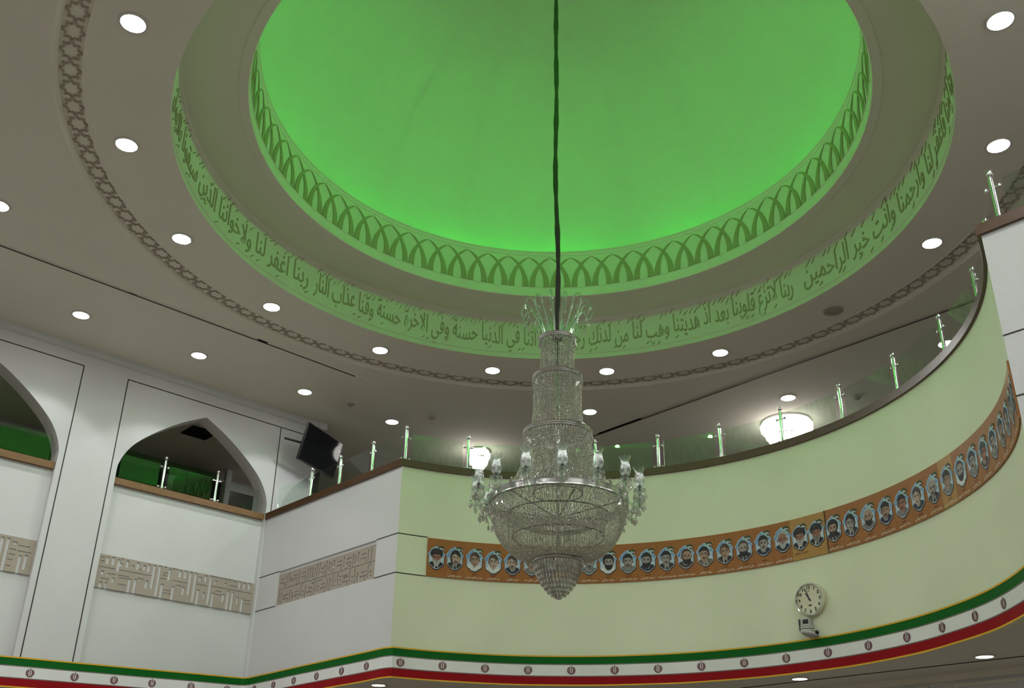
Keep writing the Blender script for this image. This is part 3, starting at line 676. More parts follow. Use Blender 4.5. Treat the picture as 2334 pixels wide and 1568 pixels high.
KH0 = [(2.11, 2.28, .26), (2.11, 2.25, .33), (2.02, 2.10, .27), (2.02, 2.10, .21), (2.02, 2.08, .14), (2.02, 2.07, .07), (2.03, 2.07, .36), (1.55, 1.78, .27), (1.3, 1.48, .2), (.9, 1.2, .27), (.4, .8, .25)]
relief_panel(mtx((-3.245-1.125, YW+.073, 4.495), (1, 0, 0), (0, 0, 1)), 2.25, .48, kufic_grid(2.25, .48, cell, KV0, KH0), .014, 'carved beige panel cut by the left picture edge')
def meander(W_, H_, seed):
    r_ = random.Random(seed); nx, ny = int(W_/cell), int(H_/cell); g_ = np.ones((ny, nx), bool); g_[ny-6:, :] = False
    w_ = 4; 
    for row, (z0, z1) in enumerate(((int(.235/cell), int(.425/cell)), (0, int(.205/cell)))):
        x = 6
        while x < nx-8:
            k = r_.random(); L = r_.choice((18, 22, z1-z0-4))
            if k < .5: g_[max(0, z0+r_.choice((0, 5))):min(ny, z0+L), x:x+w_-1] = False; x += r_.choice((7, 8, 9))
            elif k < .72: g_[z0+8:z0+8+w_//2, x:x+16] = False; g_[z0+15:z0+17, x+3:x+16] = False; g_[z0:z0+8, x+13:x+16] = False; x += 20
            elif k < .88: g_[z0+4:z1, x:x+w_-1] = False; g_[z0+4:z0+7, x:x+11] = False; g_[z0+12:z0+15, x+7:x+11] = False; x += 15
            else: g_[max(0, z0-8):min(ny, z1), x:x+w_-1] = False; x += 8
        g_[int(.218/cell):int(.218/cell)+1, :] &= np.array([r_.random() < .2 for _ in range(nx)])
    for _ in range(26):
        i, j = r_.randrange(6, nx-24), r_.randrange(4, ny-12); g_[j:j+2, i:i+r_.choice((10, 16, 22))] = False
    return g_
relief_panel(mtx((XP+.022, KY1, 4.52), (0, -1, 0), (0, 0, 1)), KY1-KY0, .48, meander(KY1-KY0, .48, 5), .013, 'carved beige panel of interlaced square lettering on the white parapet')

# ================================================================ FLAG BANNER
def banner_path():
    o = .03; P = [(-9.0 + .3*i, YW-o) for i in range(33)]; P += [(XP-o-.06, YW-o), (XP-o, YW-o-.06)]
    P += [(XP-o, y) for y in np.linspace(YW-.35, 3.70, 12)]
    r = RW-o; a = math.degrees(math.acos((XP-o)/r)); P += [(r*math.cos(R(t)), r*math.sin(R(t))) for t in np.linspace(a-.6, -a+.6, 130)]
    return P + [(XP-o, y) for y in np.linspace(-3.70, -6.8, 10)]
BP = np.array(banner_path()); BS = np.concatenate([[0], np.cumsum(np.hypot(*np.diff(BP, axis=0).T))])
def btop(x, y):
    if y > YW-.1 and x < XP: return 3.618 - .033*(XP-x)
    if y > 3.6 and abs(x-XP) < .1: return 3.652 - .034*(y-3.6)/3.2
    return 3.652
def bpt(s, z, out=0.0):
    i = min(max(np.searchsorted(BS, s)-1, 0), len(BS)-2); t = (s-BS[i])/(BS[i+1]-BS[i]); p = BP[i]*(1-t) + BP[i+1]*t
    d = BP[i+1]-BP[i]; d = d/np.hypot(*d); n_ = np.array([d[1], -d[0]])    # towards the hall
    wv = .006*math.sin(s*2.9) + .004*math.sin(s*6.3+1)
    q = p + n_*(out + wv*(.4 + (3.65-z)*2)); return (q[0], q[1], z)
bn = empty('flag_banner', (0, 0, 0)); tag(bn, 'long green white and red flag banner with gold edges running along all the walls', 'banner')
LAY = [('gold_edge', 'gold_f', 0, .016, .003), ('green_band', 'green_f', .016, .098, .0), ('lettering_line', 'line_f', .098, .109, .001), ('white_band', 'white_f', .109, .232, .0), ('lettering_line', 'line_f', .232, .243, .001), ('red_band', 'red_f', .243, .332, .0), ('gold_edge', 'gold_f', .332, .348, .003)]
SS = np.linspace(.01, BS[-1]-.01, 420)
for nm, mt, d0, d1, out in LAY:
    V = []
    for s in SS:
        x, y, _ = bpt(s, 3.5); zt = btop(x, y); V += [bpt(s, zt-d1, out), bpt(s, zt-d0, out)]
    n = len(SS); o = MB().add(V, [(2*i, 2*i+2, 2*i+3, 2*i+1) for i in range(n-1)]).build(nm, mt, bn)
    sd = o.modifiers.new('cloth', 'SOLIDIFY'); sd.thickness = .003
k0 = int(np.argmin(np.abs(BP[:, 1]-3.70) + np.abs(BP[:, 0]-(XP-.03))*10)); A_arc = math.degrees(math.atan2(BP[k0+1][1], BP[k0+1][0])); S_arc = BS[k0+1]
es = [S_arc + (A_arc - (73.66-7.93*k))*PI/180*(RW-.03) for k in range(19)]
for y in (4.017, 4.517, 5.057, 5.569, 6.08, 6.56): es.append(S_arc - (y - BP[k0+1][1]))
iw = int(np.argmin(np.abs(BP[:, 0]-(XP-.09)) + np.abs(BP[:, 1]-(YW-.03))*10))
for x in (.64, .119, -.405, -.897, -1.382, -1.905, -2.42, -2.94): es.append(BS[iw] - (BP[iw][0]-x))
eb = MB()
def arcpts(rx, ry, a0, a1, n=9, cx=0, cy=0): return [(cx+rx*math.cos(R(a0+(a1-a0)*i/(n-1))), cy+ry*math.sin(R(a0+(a1-a0)*i/(n-1)))) for i in range(n)]
shapes = [[(-.0035, -.044), (.0035, -.044), (.0045, .034), (0, .046), (-.0045, .034)], [(-.016, -.047), (.016, -.047), (.016, -.041), (-.016, -.041)], [(-.012, .04), (0, .046), (.012, .04), (.012, .046), (0, .051), (-.012, .046)]]
for sg in (1, -1):
    for r_o, r_i, ht in ((.048, .0365, .047), (.031, .0195, .044)):
        shapes.append([(sg*x, y) for x, y in arcpts(r_o, ht, 62, -78)] + [(sg*x, y) for x, y in arcpts(r_i, ht*.93, -74, 52)])
for k_e, s in enumerate(es):
    eb = MB()
    x, y, _ = bpt(s, 3.5); zc = btop(x, y) - .1705
    for sh in shapes: eb.add([bpt(s+u*1.0, zc+v, .0042) for u, v in sh], [tuple(range(len(sh)))])
    eb.build('emblem_print', 'emb', bn)
# ================================================================ PORTRAIT STRIP
RP = RW - .010
INK = dict(skin=srgb(172, 140, 122), pale=srgb(190, 166, 150), ruddy=srgb(158, 108, 88), grayskin=srgb(160, 150, 144), black=srgb(24, 22, 24), dark=srgb(46, 42, 44), brown=srgb(74, 58, 48), grey=srgb(120, 118, 116), lgrey=srgb(168, 168, 166),
           white=srgb(222, 222, 218), army=srgb(112, 104, 78), navy=srgb(38, 44, 62), maroon=srgb(88, 30, 28), blue=srgb(104, 148, 196), lblue=srgb(182, 204, 222), edge=srgb(206, 214, 220), frame=srgb(40, 24, 18), leaf=srgb(26, 66, 30), red=srgb(180, 30, 34), text=srgb(236, 232, 220), redt=srgb(96, 18, 16), teal=srgb(150, 190, 196))
MED = [(0, .145), (.022, .137), (.045, .118), (.068, .106), (.080, .085), (.090, .065), (.106, .050), (.112, .034), (.100, .012), (.096, -.02), (.098, -.05), (.094, -.08), (.080, -.103), (.058, -.112), (.044, -.128), (.024, -.140), (0, -.145)]
MED = [(x*1.02, y*1.02) for x, y in MED]; MED = MED + [(-x, y) for x, y in reversed(MED[1:-1])]
def portrait(a0, half_l, half_r, vc, look, hair, beard, dress, tone, label, caption, light=False, bg='blue'):
    """one panel of the strip; everything on it is flat print"""
    def P(u, v, layer): return cyl(a0 - math.degrees(u/RP), RP - .0065 - layer*.0006, vc + v)
    t = MB(); n = 6; zb, zt = 4.521, 4.992
    aL, aR = a0 + half_l - .008, a0 - half_r + .008; V = []
    for i in range(n+1):
        a = aL + (aR-aL)*i/n; V += [cyl(a, RP-.005, zb), cyl(a, RP-.005, zt), cyl(a, RP+.008, zt), cyl(a, RP+.008, zb)]
    F = []
    for i in range(n):
        for k in range(4): F.append((4*i+k, 4*i+4+k, 4*i+4+(k+1) % 4, 4*i+(k+1) % 4))
    F += [(0, 1, 2, 3), (4*n+3, 4*n+2, 4*n+1, 4*n)]
    root = t.add(V, F).build('portrait_panel', 'board2' if light else 'board')
    tag(root, label, 'portrait', 'portrait panels on the curved wall')
    b = MB()
    head = [False]
    def poly(pts, layer, col):
        if head[0]: pts = [(x*1.2, .002 + (y-.012)*1.2) for x, y in pts]
        b.add([P(u, v, layer) for u, v in pts], [tuple(range(len(pts)))], INK[col] if isinstance(col, str) else col)
    def ell(cx, cy, rx, ry, layer, col, a0_=0, a1_=360, n_=22, rot=0):
        pts = []
        for i in range(n_ + (0 if a1_-a0_ >= 360 else 1)):
            t_ = R(a0_ + (a1_-a0_)*i/n_); x, y = rx*math.cos(t_), ry*math.sin(t_); c_, s_ = math.cos(rot), math.sin(rot); pts.append((cx + x*c_ - y*s_, cy + x*s_ + y*c_))
        poly(pts, layer, col)
    sc = .97
    poly([(x*1.03 + .002, y*1.035 - .004) for x, y in MED], 0, 'frame')
    poly([(x*sc, y*sc) for x, y in MED], 1, 'edge')
    poly([(x*sc*.93, y*sc*.945) for x, y in MED], 2, bg)
    # lighter cloud band and side wash behind the head
    poly([(-.085, .01), (-.03, -.02), (.04, .0), (.085, .045), (.086, -.04), (.084, -.08), (-.084, -.08), (-.086, -.03)], 3, 'lblue')
    poly([(0, .131), (.03, .118), (.07, .094), (.088, .055), (.04, .07), (0, .085), (-.03, .08)], 3, 'teal')
    hx = .010*look; skin = INK[tone]; sh = tuple(c*.58 for c in skin[:3]) + (1,)
    cl = {'jacket': 'dark', 'white': 'white', 'army': 'army', 'cloak': 'black', 'dark': 'navy', 'grey': 'grey', 'sweater': 'brown'}[dress]
    bot = [(-.088, -.080), (-.074, -.098), (-.056, -.106), (-.040, -.122), (0, -.133), (.040, -.122), (.056, -.106), (.074, -.098), (.088, -.080)]
    poly(bot + [(.080, -.064), (.046, -.050), (.02, -.040), (-.02, -.040), (-.046, -.050), (-.080, -.064)], 5, cl)
    poly([(hx-.022, -.03), (hx+.022, -.03), (.026, -.074), (0, -.10), (-.026, -.074)], 6, sh)
    if dress in ('cloak', 'jacket', 'army'):
        inn = 'white' if dress == 'cloak' else 'lgrey'
        poly([(-.030, -.060), (0, -.098), (.030, -.060), (.024, -.126), (0, -.133), (-.024, -.126)], 7, inn)
        poly([(-.010, -.100), (.012, -.094), (.020, -.128), (0, -.133), (-.012, -.129)], 8, cl)
    if dress in ('white', 'grey', 'dark', 'sweater'):
        poly([(-.042, -.052), (-.026, -.048), (-.004, -.098), (-.014, -.106)], 7, 'lgrey' if dress != 'white' else 'edge'); poly([(.042, -.052), (.026, -.048), (.004, -.098), (.014, -.106)], 7, 'lgrey' if dress != 'white' else 'edge')
    hc = {'grey': 'lgrey', 'bald': 'brown', 'side': 'brown'}.get(hair, 'black'); rot = -.10*look
    cy = .012
    head[0] = True
    big = {'turban': (.066, .082, .022), 'curly': (.061, .078, .020), 'cap': (.057, .076, .019), 'long': (.058, .080, .012)}.get(hair, (.055, .073, .016))
    ell(hx, cy+big[2]-.01, big[0]+.005, big[1]+.005, 4, 'edge')
    # hair behind the face
    if hair == 'turban':
        ell(hx, cy+.036, .066, .058, 9, 'black', rot=rot); ell(hx-.012, cy+.040, .05, .040, 13, INK['dark'], 20, 160)
    elif hair == 'long': ell(hx, cy+.008, .056, .078, 9, hc, rot=rot)
    elif hair == 'curly': ell(hx, cy+.022, .060, .064, 9, hc, rot=rot)
    else: ell(hx, cy+.016, .052, .066, 9, hc, rot=rot)
    fx = hx + .006*look
    if hair != 'turban':
        ell(hx-.050, cy-.006, .008, .015, 9, sh); ell(hx+.050, cy-.006, .008, .015, 9, sh)
    face = [(fx + x*(.043 - .006*abs(look)*(1 if x*look < 0 else 0))/.043, cy + y) for x, y in ((-.043, .022), (-.044, 0), (-.041, -.024), (-.034, -.046), (-.022, -.062), (-.008, -.070), (.008, -.070), (.022, -.062), (.034, -.046), (.041, -.024), (.044, 0), (.043, .022), (.036, .042), (.018, .052), (-.018, .052), (-.036, .042))]
    poly(face, 10, skin)
    # shaded cheek on the far side, eye hollows, nose, mouth
    s_ = -1 if look >= 0 else 1
    poly([(fx+s_*.043, cy+.022), (fx+s_*.044, cy), (fx+s_*.040, cy-.026), (fx+s_*.032, cy-.048), (fx+s_*.018, cy-.064), (fx+s_*.022, cy-.036), (fx+s_*.028, cy-.01), (fx+s_*.026, cy+.02)], 11, sh)
    for e in (-1, 1):
        ex = fx + e*.0185 + .004*look
        ell(ex, cy+.003, .0125, .0065, 12, sh); ell(ex, cy+.002, .0075, .0038, 13, 'black')
        poly([(ex-.013, cy+.011), (ex+.013, cy+.012), (ex+.011, cy+.017), (ex-.010, cy+.016)], 13, 'grey' if beard == 'white' else 'black')
    nx_ = fx + .005*look
    poly([(nx_-.003*1, cy+.004), (nx_+.003, cy+.004), (nx_+.0095, cy-.021), (nx_+.004, cy-.026), (nx_-.004, cy-.026), (nx_-.0095, cy-.021)], 12, tuple(c*.82 for c in skin[:3]) + (1,))
    poly([(nx_-.009, cy-.022), (nx_, cy-.027), (nx_+.009, cy-.022), (nx_, cy-.0245)], 13, sh)
    bc = {'white': 'lgrey', 'greyb': 'grey'}.get(beard, 'black')
    if beard in ('full', 'white', 'greyb'):
        lo = -.082 if beard == 'full' else -.092
        poly([(fx-.043, cy-.012), (fx-.036, cy-.022), (fx-.022, cy-.029), (fx, cy-.031), (fx+.022, cy-.029), (fx+.036, cy-.022), (fx+.043, cy-.012), (fx+.041, cy-.045), (fx+.028, cy-.070), (fx+.010, cy+lo), (fx-.010, cy+lo), (fx-.028, cy-.070), (fx-.041, cy-.045)], 12, bc)
        ell(fx, cy-.042, .012, .0038, 14, INK['maroon'])
    else:
        if beard == 'stub':
            poly([(fx-.041, cy-.02), (fx-.02, cy-.034), (fx+.02, cy-.034), (fx+.041, cy-.02), (fx+.034, cy-.047), (fx+.012, cy-.070), (fx-.012, cy-.070), (fx-.034, cy-.047)], 12, tuple(c*.55 for c in skin[:3]) + (1,))
        if beard in ('must', 'stub'):
            poly([(fx-.020, cy-.038), (fx-.012, cy-.030), (fx, cy-.0285), (fx+.012, cy-.030), (fx+.020, cy-.038), (fx, cy-.035)], 14, 'black')
        ell(fx, cy-.043, .0125, .0042, 14, INK['maroon']); ell(fx, cy-.053, .008, .0022, 13, sh)
    # hair over the forehead
    if hair == 'turban': poly([(fx-.050, cy+.014), (fx-.036, cy+.026), (fx, cy+.030), (fx+.036, cy+.026), (fx+.050, cy+.014), (fx+.054, cy+.05), (fx, cy+.08), (fx-.054, cy+.05)], 12, 'black')
    elif hair in ('side', 'long'): poly([(fx-.046, cy+.006), (fx-.036, cy+.030), (fx-.006, cy+.046), (fx+.020, cy+.026), (fx+.038, cy+.020), (fx+.046, cy+.004), (fx+.048, cy+.044), (fx+.026, cy+.072), (fx-.026, cy+.072), (fx-.048, cy+.044)], 13, hc)
    elif hair in ('bald', 'grey'): poly([(fx-.046, cy+.012), (fx-.038, cy+.040), (fx-.018, cy+.056), (fx+.018, cy+.056), (fx+.038, cy+.040), (fx+.046, cy+.012), (fx+.048, cy+.045), (fx+.024, cy+.070), (fx-.024, cy+.070), (fx-.048, cy+.045)], 13, hc)
    elif hair == 'cap': poly([(fx-.048, cy+.020), (fx, cy+.034), (fx+.048, cy+.020), (fx+.050, cy+.05), (fx+.02, cy+.078), (fx-.02, cy+.078), (fx-.050, cy+.05)], 13, hc)
    else: poly([(fx-.046, cy+.004), (fx-.037, cy+.028), (fx-.016, cy+.036), (fx+.016, cy+.038), (fx+.037, cy+.028), (fx+.046, cy+.004), (fx+.052, cy+.04), (fx+.026, cy+.072), (fx-.026, cy+.072), (fx-.052, cy+.04)], 13, hc)
    head[0] = False
    # leafy sprig with pale blossoms at the upper right of the medallion
    for k, (u, v, r_, c_) in enumerate(((.030, .128, .016, 'leaf'), (.056, .134, .017, 'leaf'), (.080, .126, .015, 'leaf'), (.092, .108, .012, 'leaf'), (.070, .092, .011, 'black'), (.050, .116, .0095, 'white'), (.072, .112, .010, 'white'), (.088, .100, .0075, 'white'), (.062, .104, .006, 'red'))):
        ell(u, v, r_, r_*.8, 3 + k*.5, c_, n_=9, rot=k)
    b.build('medallion_print', 'print', root)
    if caption is not None:
        c = MB()
        for s_t, z_, h_, col in (('شهيد' if caption else 'شهيد جمهور', 4.585-vc, .030, 'redt'), (caption, 4.545-vc, .030, 'text')):
            if not s_t: continue
            V, F = text_mesh(shape(s_t), 1.0, 0, .012, 1); x0, x1 = V[:, 0].min(), V[:, 0].max(); k = h_/.9; k = min(k, .215/(x1-x0))
            c.add([P((x-(x0+x1)/2)*k, z_ + y*h_/.9*.9, 1.5) for x, y, _ in V], F, INK[col])
        c.build('caption', 'print', root)
    return root
PANELS = [
 (67.75, 0, 'turban', 'white', 'cloak', 'ruddy', 'portrait in black turban and cloak over white shirt, left end of strip', None),
 (64.17, .6, 'long', 'stub', 'jacket', 'pale', 'person in dark jacket looking down, second panel from the left end', 'ياسر عظيمي'),
 (60.35, .2, 'side', 'none', 'white', 'skin', 'person with dark hair and open white collar, third panel from the left end', 'سيد مصطفي حسيني'),
 (56.7, .1, 'side', 'none', 'white', 'pale', 'youth with brown side-parted hair, fourth panel from the left end', 'رضا اسلامي'),
 (53.0, -.3, 'side', 'stub', 'dark', 'pale', 'person in black top half hidden by the chandelier bowl, fifth panel from the left', 'امير خالقي'),
 (49.3, 0, 'short', 'must', 'grey', 'skin', 'panel mostly hidden behind the left side of the crystal cone', 'علي خالق نيا'),
 (45.65, 0, 'short', 'stub', 'dark', 'skin', 'panel hidden behind the middle of the chandelier bowl', 'حسن رضايي'),
 (42.0, 0, 'curly', 'must', 'jacket', 'skin', 'panel hidden behind the right half of the crystal cone', 'احمد رضايي'),
 (38.4, .4, 'short', 'stub', 'grey', 'grayskin', 'person in grey half hidden by the right edge of the chandelier bowl', 'محمد قاسميان'),
 (34.77, .5, 'curly', 'full', 'white', 'grayskin', 'first fully visible panel right of the chandelier, curly hair and short beard', 'حميد زماني'),
 (30.95, 0, 'short', 'stub', 'grey', 'grayskin', 'second panel right of the chandelier, thick black hair and goatee', 'حاج محمد رمضاني'),
 (27.25, -.5, 'short', 'full', 'dark', 'grayskin', 'third panel right of the chandelier, bearded person looking aside', 'سعيد كرماني'),
 (23.55, -.3, 'short', 'must', 'jacket', 'grayskin', 'fourth panel right of the chandelier, mustache and dark suit', 'محسن حسين زاده'),
 (19.87, .7, 'bald', 'full', 'sweater', 'skin', 'fifth panel right of the chandelier, high forehead, brown clothes', 'حميد شاه سعيد'),
 (16.13, -.6, 'short', 'must', 'army', 'skin', 'sixth panel right of the chandelier, mustache and khaki shirt', 'جواد شاكلام'),
 (12.33, .2, 'side', 'none', 'jacket', 'skin', 'seventh panel right of the chandelier, clean-shaven youth in dark jacket with pale collar', 'محسن كمالخاني'),
 (8.56, -.3, 'bald', 'full', 'jacket', 'grayskin', 'eighth panel right of the chandelier, high forehead and black beard', 'علي اصغر ياقوتي'),
 (4.76, .3, 'short', 'must', 'dark', 'grayskin', 'panel with mustached person above the clock, left of the grey-haired one', 'صديق محمدي'),
 (.92, .2, 'grey', 'white', 'dark', 'ruddy', 'panel of grey-haired person with white beard above the clock', 'حاج قاسم سليماني'),
 (-2.55, .1, 'turban', 'white', 'cloak', 'ruddy', 'left panel of the pale tan pair, black turban and grey beard', ''),
 (-5.9, .3, 'turban', 'greyb', 'cloak', 'ruddy', 'right panel of the pale tan pair, black turban and white collar', None),
 (-9.45, -.1, 'curly', 'full', 'jacket', 'skin', 'first panel right of the dark seam, black beard and jacket', 'سيد كاظم كاظمي'),
 (-13.15, -.2, 'long', 'none', 'jacket', 'grayskin', 'second panel right of the dark seam, long-haired youth', 'عليرضا معتمد'),
 (-16.9, .3, 'grey', 'full', 'grey', 'skin', 'third panel right of the dark seam, greying hair and full beard', 'حسن زماني'),
 (-20.75, .3, 'cap', 'stub', 'dark', 'skin', 'fourth panel right of the dark seam, thick black cap-like hair', 'ابراهيم تيرچناني'),
 (-24.55, .4, 'short', 'must', 'grey', 'ruddy', 'fifth panel right of the dark seam, mustache and grey shirt', 'رضا حسيني'),
 (-28.4, -.4, 'side', 'none', 'dark', 'pale', 'sixth panel right of the dark seam, clean-shaven in dark sweater', 'عليرضا زماني'),
 (-32.25, -.2, 'grey', 'stub', 'jacket', 'grayskin', 'seventh panel right of the dark seam, grey wavy hair', 'عليرضا كرماني'),
 (-36.05, .2, 'cap', 'none', 'grey', 'skin', 'eighth panel right of the dark seam, black cap on the paler board', 'سيد محمد حسيني'),
 (-39.95, .2, 'bald', 'full', 'white', 'grayskin', 'ninth panel right of the dark seam, black goatee and white collar', 'حميدرضا خسروي'),
 (-43.8, .1, 'short', 'must', 'grey', 'grayskin', 'tenth panel right of the dark seam, mustache and grey top', 'علي عباسي'),
 (-47.65, .5, 'cap', 'none', 'sweater', 'ruddy', 'eleventh panel right of the dark seam, dark face in profile', 'محمد عباسي'),
 (-51.55, .3, 'short', 'must', 'grey', 'grayskin', 'twelfth panel right of the dark seam, on the steep bend', 'رضا عباسي'),
 (-55.6, .4, 'cap', 'stub', 'army', 'skin', 'fourth panel from the right end, darkened face', 'علي رضايي'),
 (-59.4, 0, 'short', 'stub', 'grey', 'grayskin', 'third panel from the right end, pale print', 'حسن عباسي'),
 (-63.2, 0, 'short', 'must', 'grey', 'grayskin', 'second panel from the right end, seen edge-on', 'رضا حسني'),
 (-67.0, 0, 'short', 'stub', 'dark', 'grayskin', 'last panel at the right end beside the white parapet', 'علي حسني')]
for i, (a, look, hair, beard, dress, tone, lb, cap_) in enumerate(PANELS):
    hl = (PANELS[i-1][0]-a)/2 if i else 1.83; hr = (a-PANELS[i+1][0])/2 if i+1 < len(PANELS) else 1.9
    if i == 21: hl = 1.45
    if i == 20: hr = 2.1
    vz = 4.770 + (.018 if i in (17, 18) else -.012 if i in (4, 5) or i > 30 else 0) - (.012 if i in (0, 3) else 0)
    portrait(a, hl, hr, vz, look, hair, beard, dress, tone, lb, cap_, light=i in (19, 20, 28), bg='blue' if i % 3 else 'blue')
tag(MB().obox(cyl(-7.95, RP-.004, 4.757), (math.sin(R(-7.95))*.004, -math.cos(R(-7.95))*.004, 0), (math.cos(R(-7.95))*.006, math.sin(R(-7.95))*.006, 0), (0, 0, .236)).build('joint_strip', 'groove'), 'dark upright joint between the pale tan pair and the next portrait panel', 'strip')

# ================================================================ GALLERY BEHIND THE ARCHES
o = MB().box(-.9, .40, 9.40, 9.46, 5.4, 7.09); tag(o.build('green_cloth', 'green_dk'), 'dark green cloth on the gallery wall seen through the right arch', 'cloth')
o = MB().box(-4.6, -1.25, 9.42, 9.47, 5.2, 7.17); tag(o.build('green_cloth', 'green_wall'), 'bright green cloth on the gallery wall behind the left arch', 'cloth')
o = MB().box(-.95, 1.3, 9.38, 9.5, 7.12, 7.29); tag(o.build('pelmet', 'pelmet'), 'pale green band above the dark cloth behind the right arch', 'pelmet')
cb = empty('display_cabinet', (.86, 9.1, 4.95)); tag(cb, 'dark glossy cabinet in the gallery behind the right arch', 'cabinet')
MB().box(-.36, .33, -.22, .22, 0, 2.05).build('body', 'black', cb)
MB().box(-.33, -.01, -.235, -.22, .1, 2.0).build('door', 'screen', cb); MB().box(.01, .31, -.235, -.22, .1, 2.0).build('door', 'screen', cb)
b = MB().box(1.27, 1.36, 9.0, 9.1, 4.95, 7.3); tag(b.build('slim_column', 'wall'), 'slim pale column in the gallery beside the dark cabinet', 'column')
b = empty('gallery_door', (1.80, 9.48, 4.95)); tag(b, 'dark door in the gallery at the right end of the arch', 'door')
MB().box(-.24, .24, -.04, .02, 0, 2.14).build('leaf', 'black', b); MB().ball((-.19, -.06, 1.6), .03).build('knob', 'chrome', b, True)
v = empty('air_vent', (.15, 7.84, 7.30)); tag(v, 'square dark air vent in the gallery ceiling below the arch apex', 'vent')
MB().box(-.2, .2, -.2, .2, -.006, .004).build('backing', 'black', v); b = MB()
for k in (.2, .15, .1, .05):
    for s_ in (-1, 1): b.box(-k, k, s_*k-.008, s_*k+.008, -.02, -.004); b.box(s_*k-.008, s_*k+.008, -k, k, -.02, -.004)
b.build('louvres', 'dark', v)
downlight(1.75, 8.9, 7.30, 'small lit downlight in the gallery behind the right end of the arch', None, power=SPOT_W*.06, spot=True)
downlight(-3.3, 8.6, 7.30, 'lit downlight in the gallery behind the left arch', None, power=SPOT_W*.45, spot=True)
downlight(-6.3, 8.6, 7.30, 'lit downlight in the gallery beyond the left picture edge', None, power=SPOT_W*.15, spot=True)
# ================================================================ CHANDELIER
ch = empty('crystal_chandelier', (0, 0, 0)); tag(ch, 'tall tiered crystal chandelier hanging from the dome on a dark cable', 'chandelier')
# suspension cable in its wrinkled cloth sleeve
pts = []; rad = []
for i, z in enumerate(np.linspace(6.02, 11.6, 90)):
    pts.append((.010*math.sin(z*2.1)*(1 if z > 6.3 else .2), .008*math.sin(z*3.3+1), z)); rad.append(.0235 + .0035*math.sin(z*9) + .002*math.sin(z*23))
MB().tube(pts, rad, 10).build('suspension_cable', 'cable', ch, True)
MB().lathe([(.001, 5.95), (.05, 5.95), (.05, 5.99), (.03, 6.03), (.022, 6.06)], 20).build('cable_gland', 'dark', ch, True, 40)
MB().tube([(0, 0, 5.95), (0, 0, 3.80)], .016, 12).build('centre_rod', 'chrome', ch, True)
def hoop(r, z, h, name='metal_ring', m='steel'):
    prof = [(r-.012, z-h/2), (r+.004, z-h/2), (r+.012, z-h/2+.006), (r+.006, z-h*.2), (r+.012, z), (r+.006, z+h*.2), (r+.012, z+h/2-.006), (r+.004, z+h/2), (r-.012, z+h/2), (r-.012, z-h/2)]
    return MB().lathe(prof, 72).build(name, m, ch, True, 50)
TIERS = [(.165, 5.945, .05), (.222, 5.545, .045), (.305, 4.985, .05), (.605, 4.335, .07), (.205, 3.815, .045)]
for r, z, h in TIERS: hoop(r, z, h)
OCT_V = np.array([(1,0,0),(0,1,0),(-1,0,0),(0,-1,0),(0,0,1),(0,0,-1)], float); OCT_F = np.array([(0,1,4),(1,2,4),(2,3,4),(3,0,4),(1,0,5),(2,1,5),(3,2,5),(0,3,5)])
def beads(name, P, r, hz, m='crystal'):
    P = np.asarray(P); n = len(P); rot = rng.uniform(0, PI/2, n); sc_ = r*rng.uniform(.88, 1.08, n)
    c, s = np.cos(rot), np.sin(rot); V = np.empty((n, 6, 3))
    for i, (x, y, z) in enumerate(OCT_V):
        V[:, i, 0] = P[:, 0] + sc_*(x*c - y*s); V[:, i, 1] = P[:, 1] + sc_*(x*s + y*c); V[:, i, 2] = P[:, 2] + z*hz
    F = (OCT_F[None] + 6*np.arange(n)[:, None, None]).reshape(-1, 3)
    return tag(np_mesh(name, V.reshape(-1, 3), F, m, ch), kind='stuff')
def strands(name, n, prof, step, r=.0074, jitter=.0012, ph=0.0, hz=None):
    """bead strands hung along a profile of (radius, z)"""
    prof = np.array(prof, float); L = np.concatenate([[0], np.cumsum(np.hypot(*np.diff(prof, axis=0).T))]); k = int(L[-1]/step); t = np.linspace(0, L[-1], k)
    rr, zz = np.interp(t, L, prof[:, 0]), np.interp(t, L, prof[:, 1]); P = []
    for i in range(n):
        a = 2*PI*(i+ph)/n + rng.normal(0, .004); j = rng.normal(0, jitter, k)
        P.append(np.c_[(rr+j)*math.cos(a), (rr+j)*math.sin(a), zz + rng.uniform(-.003, .003)])
    return beads(name, np.concatenate(P), r, hz or step*.47)
def zcurve(pts, n=40):
    p = np.array(pts, float); t = np.linspace(0, 1, len(p)); tt = np.linspace(0, 1, n)
    # smooth through the points
    from_ = np.interp(tt, t, p[:, 0]), np.interp(tt, t, p[:, 1]); k = np.ones(5)/5
    a = np.convolve(np.pad(from_[0], 2, 'edge'), k, 'valid'); b_ = np.convolve(np.pad(from_[1], 2, 'edge'), k, 'valid'); return np.c_[a, b_]
strands('bead_curtain', 60, [(.158, 5.93), (.154, 5.75), (.160, 5.57)], .0125)
strands('bead_curtain', 84, [(.216, 5.53), (.218, 5.25), (.238, 5.01)], .0125)
strands('bead_curtain', 116, zcurve([(.298, 4.97), (.306, 4.80), (.33, 4.66), (.39, 4.53), (.47, 4.43), (.585, 4.36)]), .0135)
strands('bead_curtain', 216, zcurve([(.598, 4.31), (.590, 4.20), (.555, 4.08), (.49, 3.97), (.40, 3.885), (.30, 3.84), (.21, 3.825)]), .0140)
# inner layers seen through the outer ones
strands('bead_curtain', 44, [(.11, 5.93), (.11, 5.58)], .0135); strands('bead_curtain', 60, [(.16, 5.53), (.165, 5.02)], .0135)
strands('bead_curtain', 64, [(.20, 4.97), (.22, 4.42)], .015); strands('bead_curtain', 110, zcurve([(.60, 4.30), (.45, 4.20), (.30, 4.13), (.16, 4.11)]), .0145)
strands('bead_curtain', 90, [(.40, 4.27), (.40, 4.02)], .015)
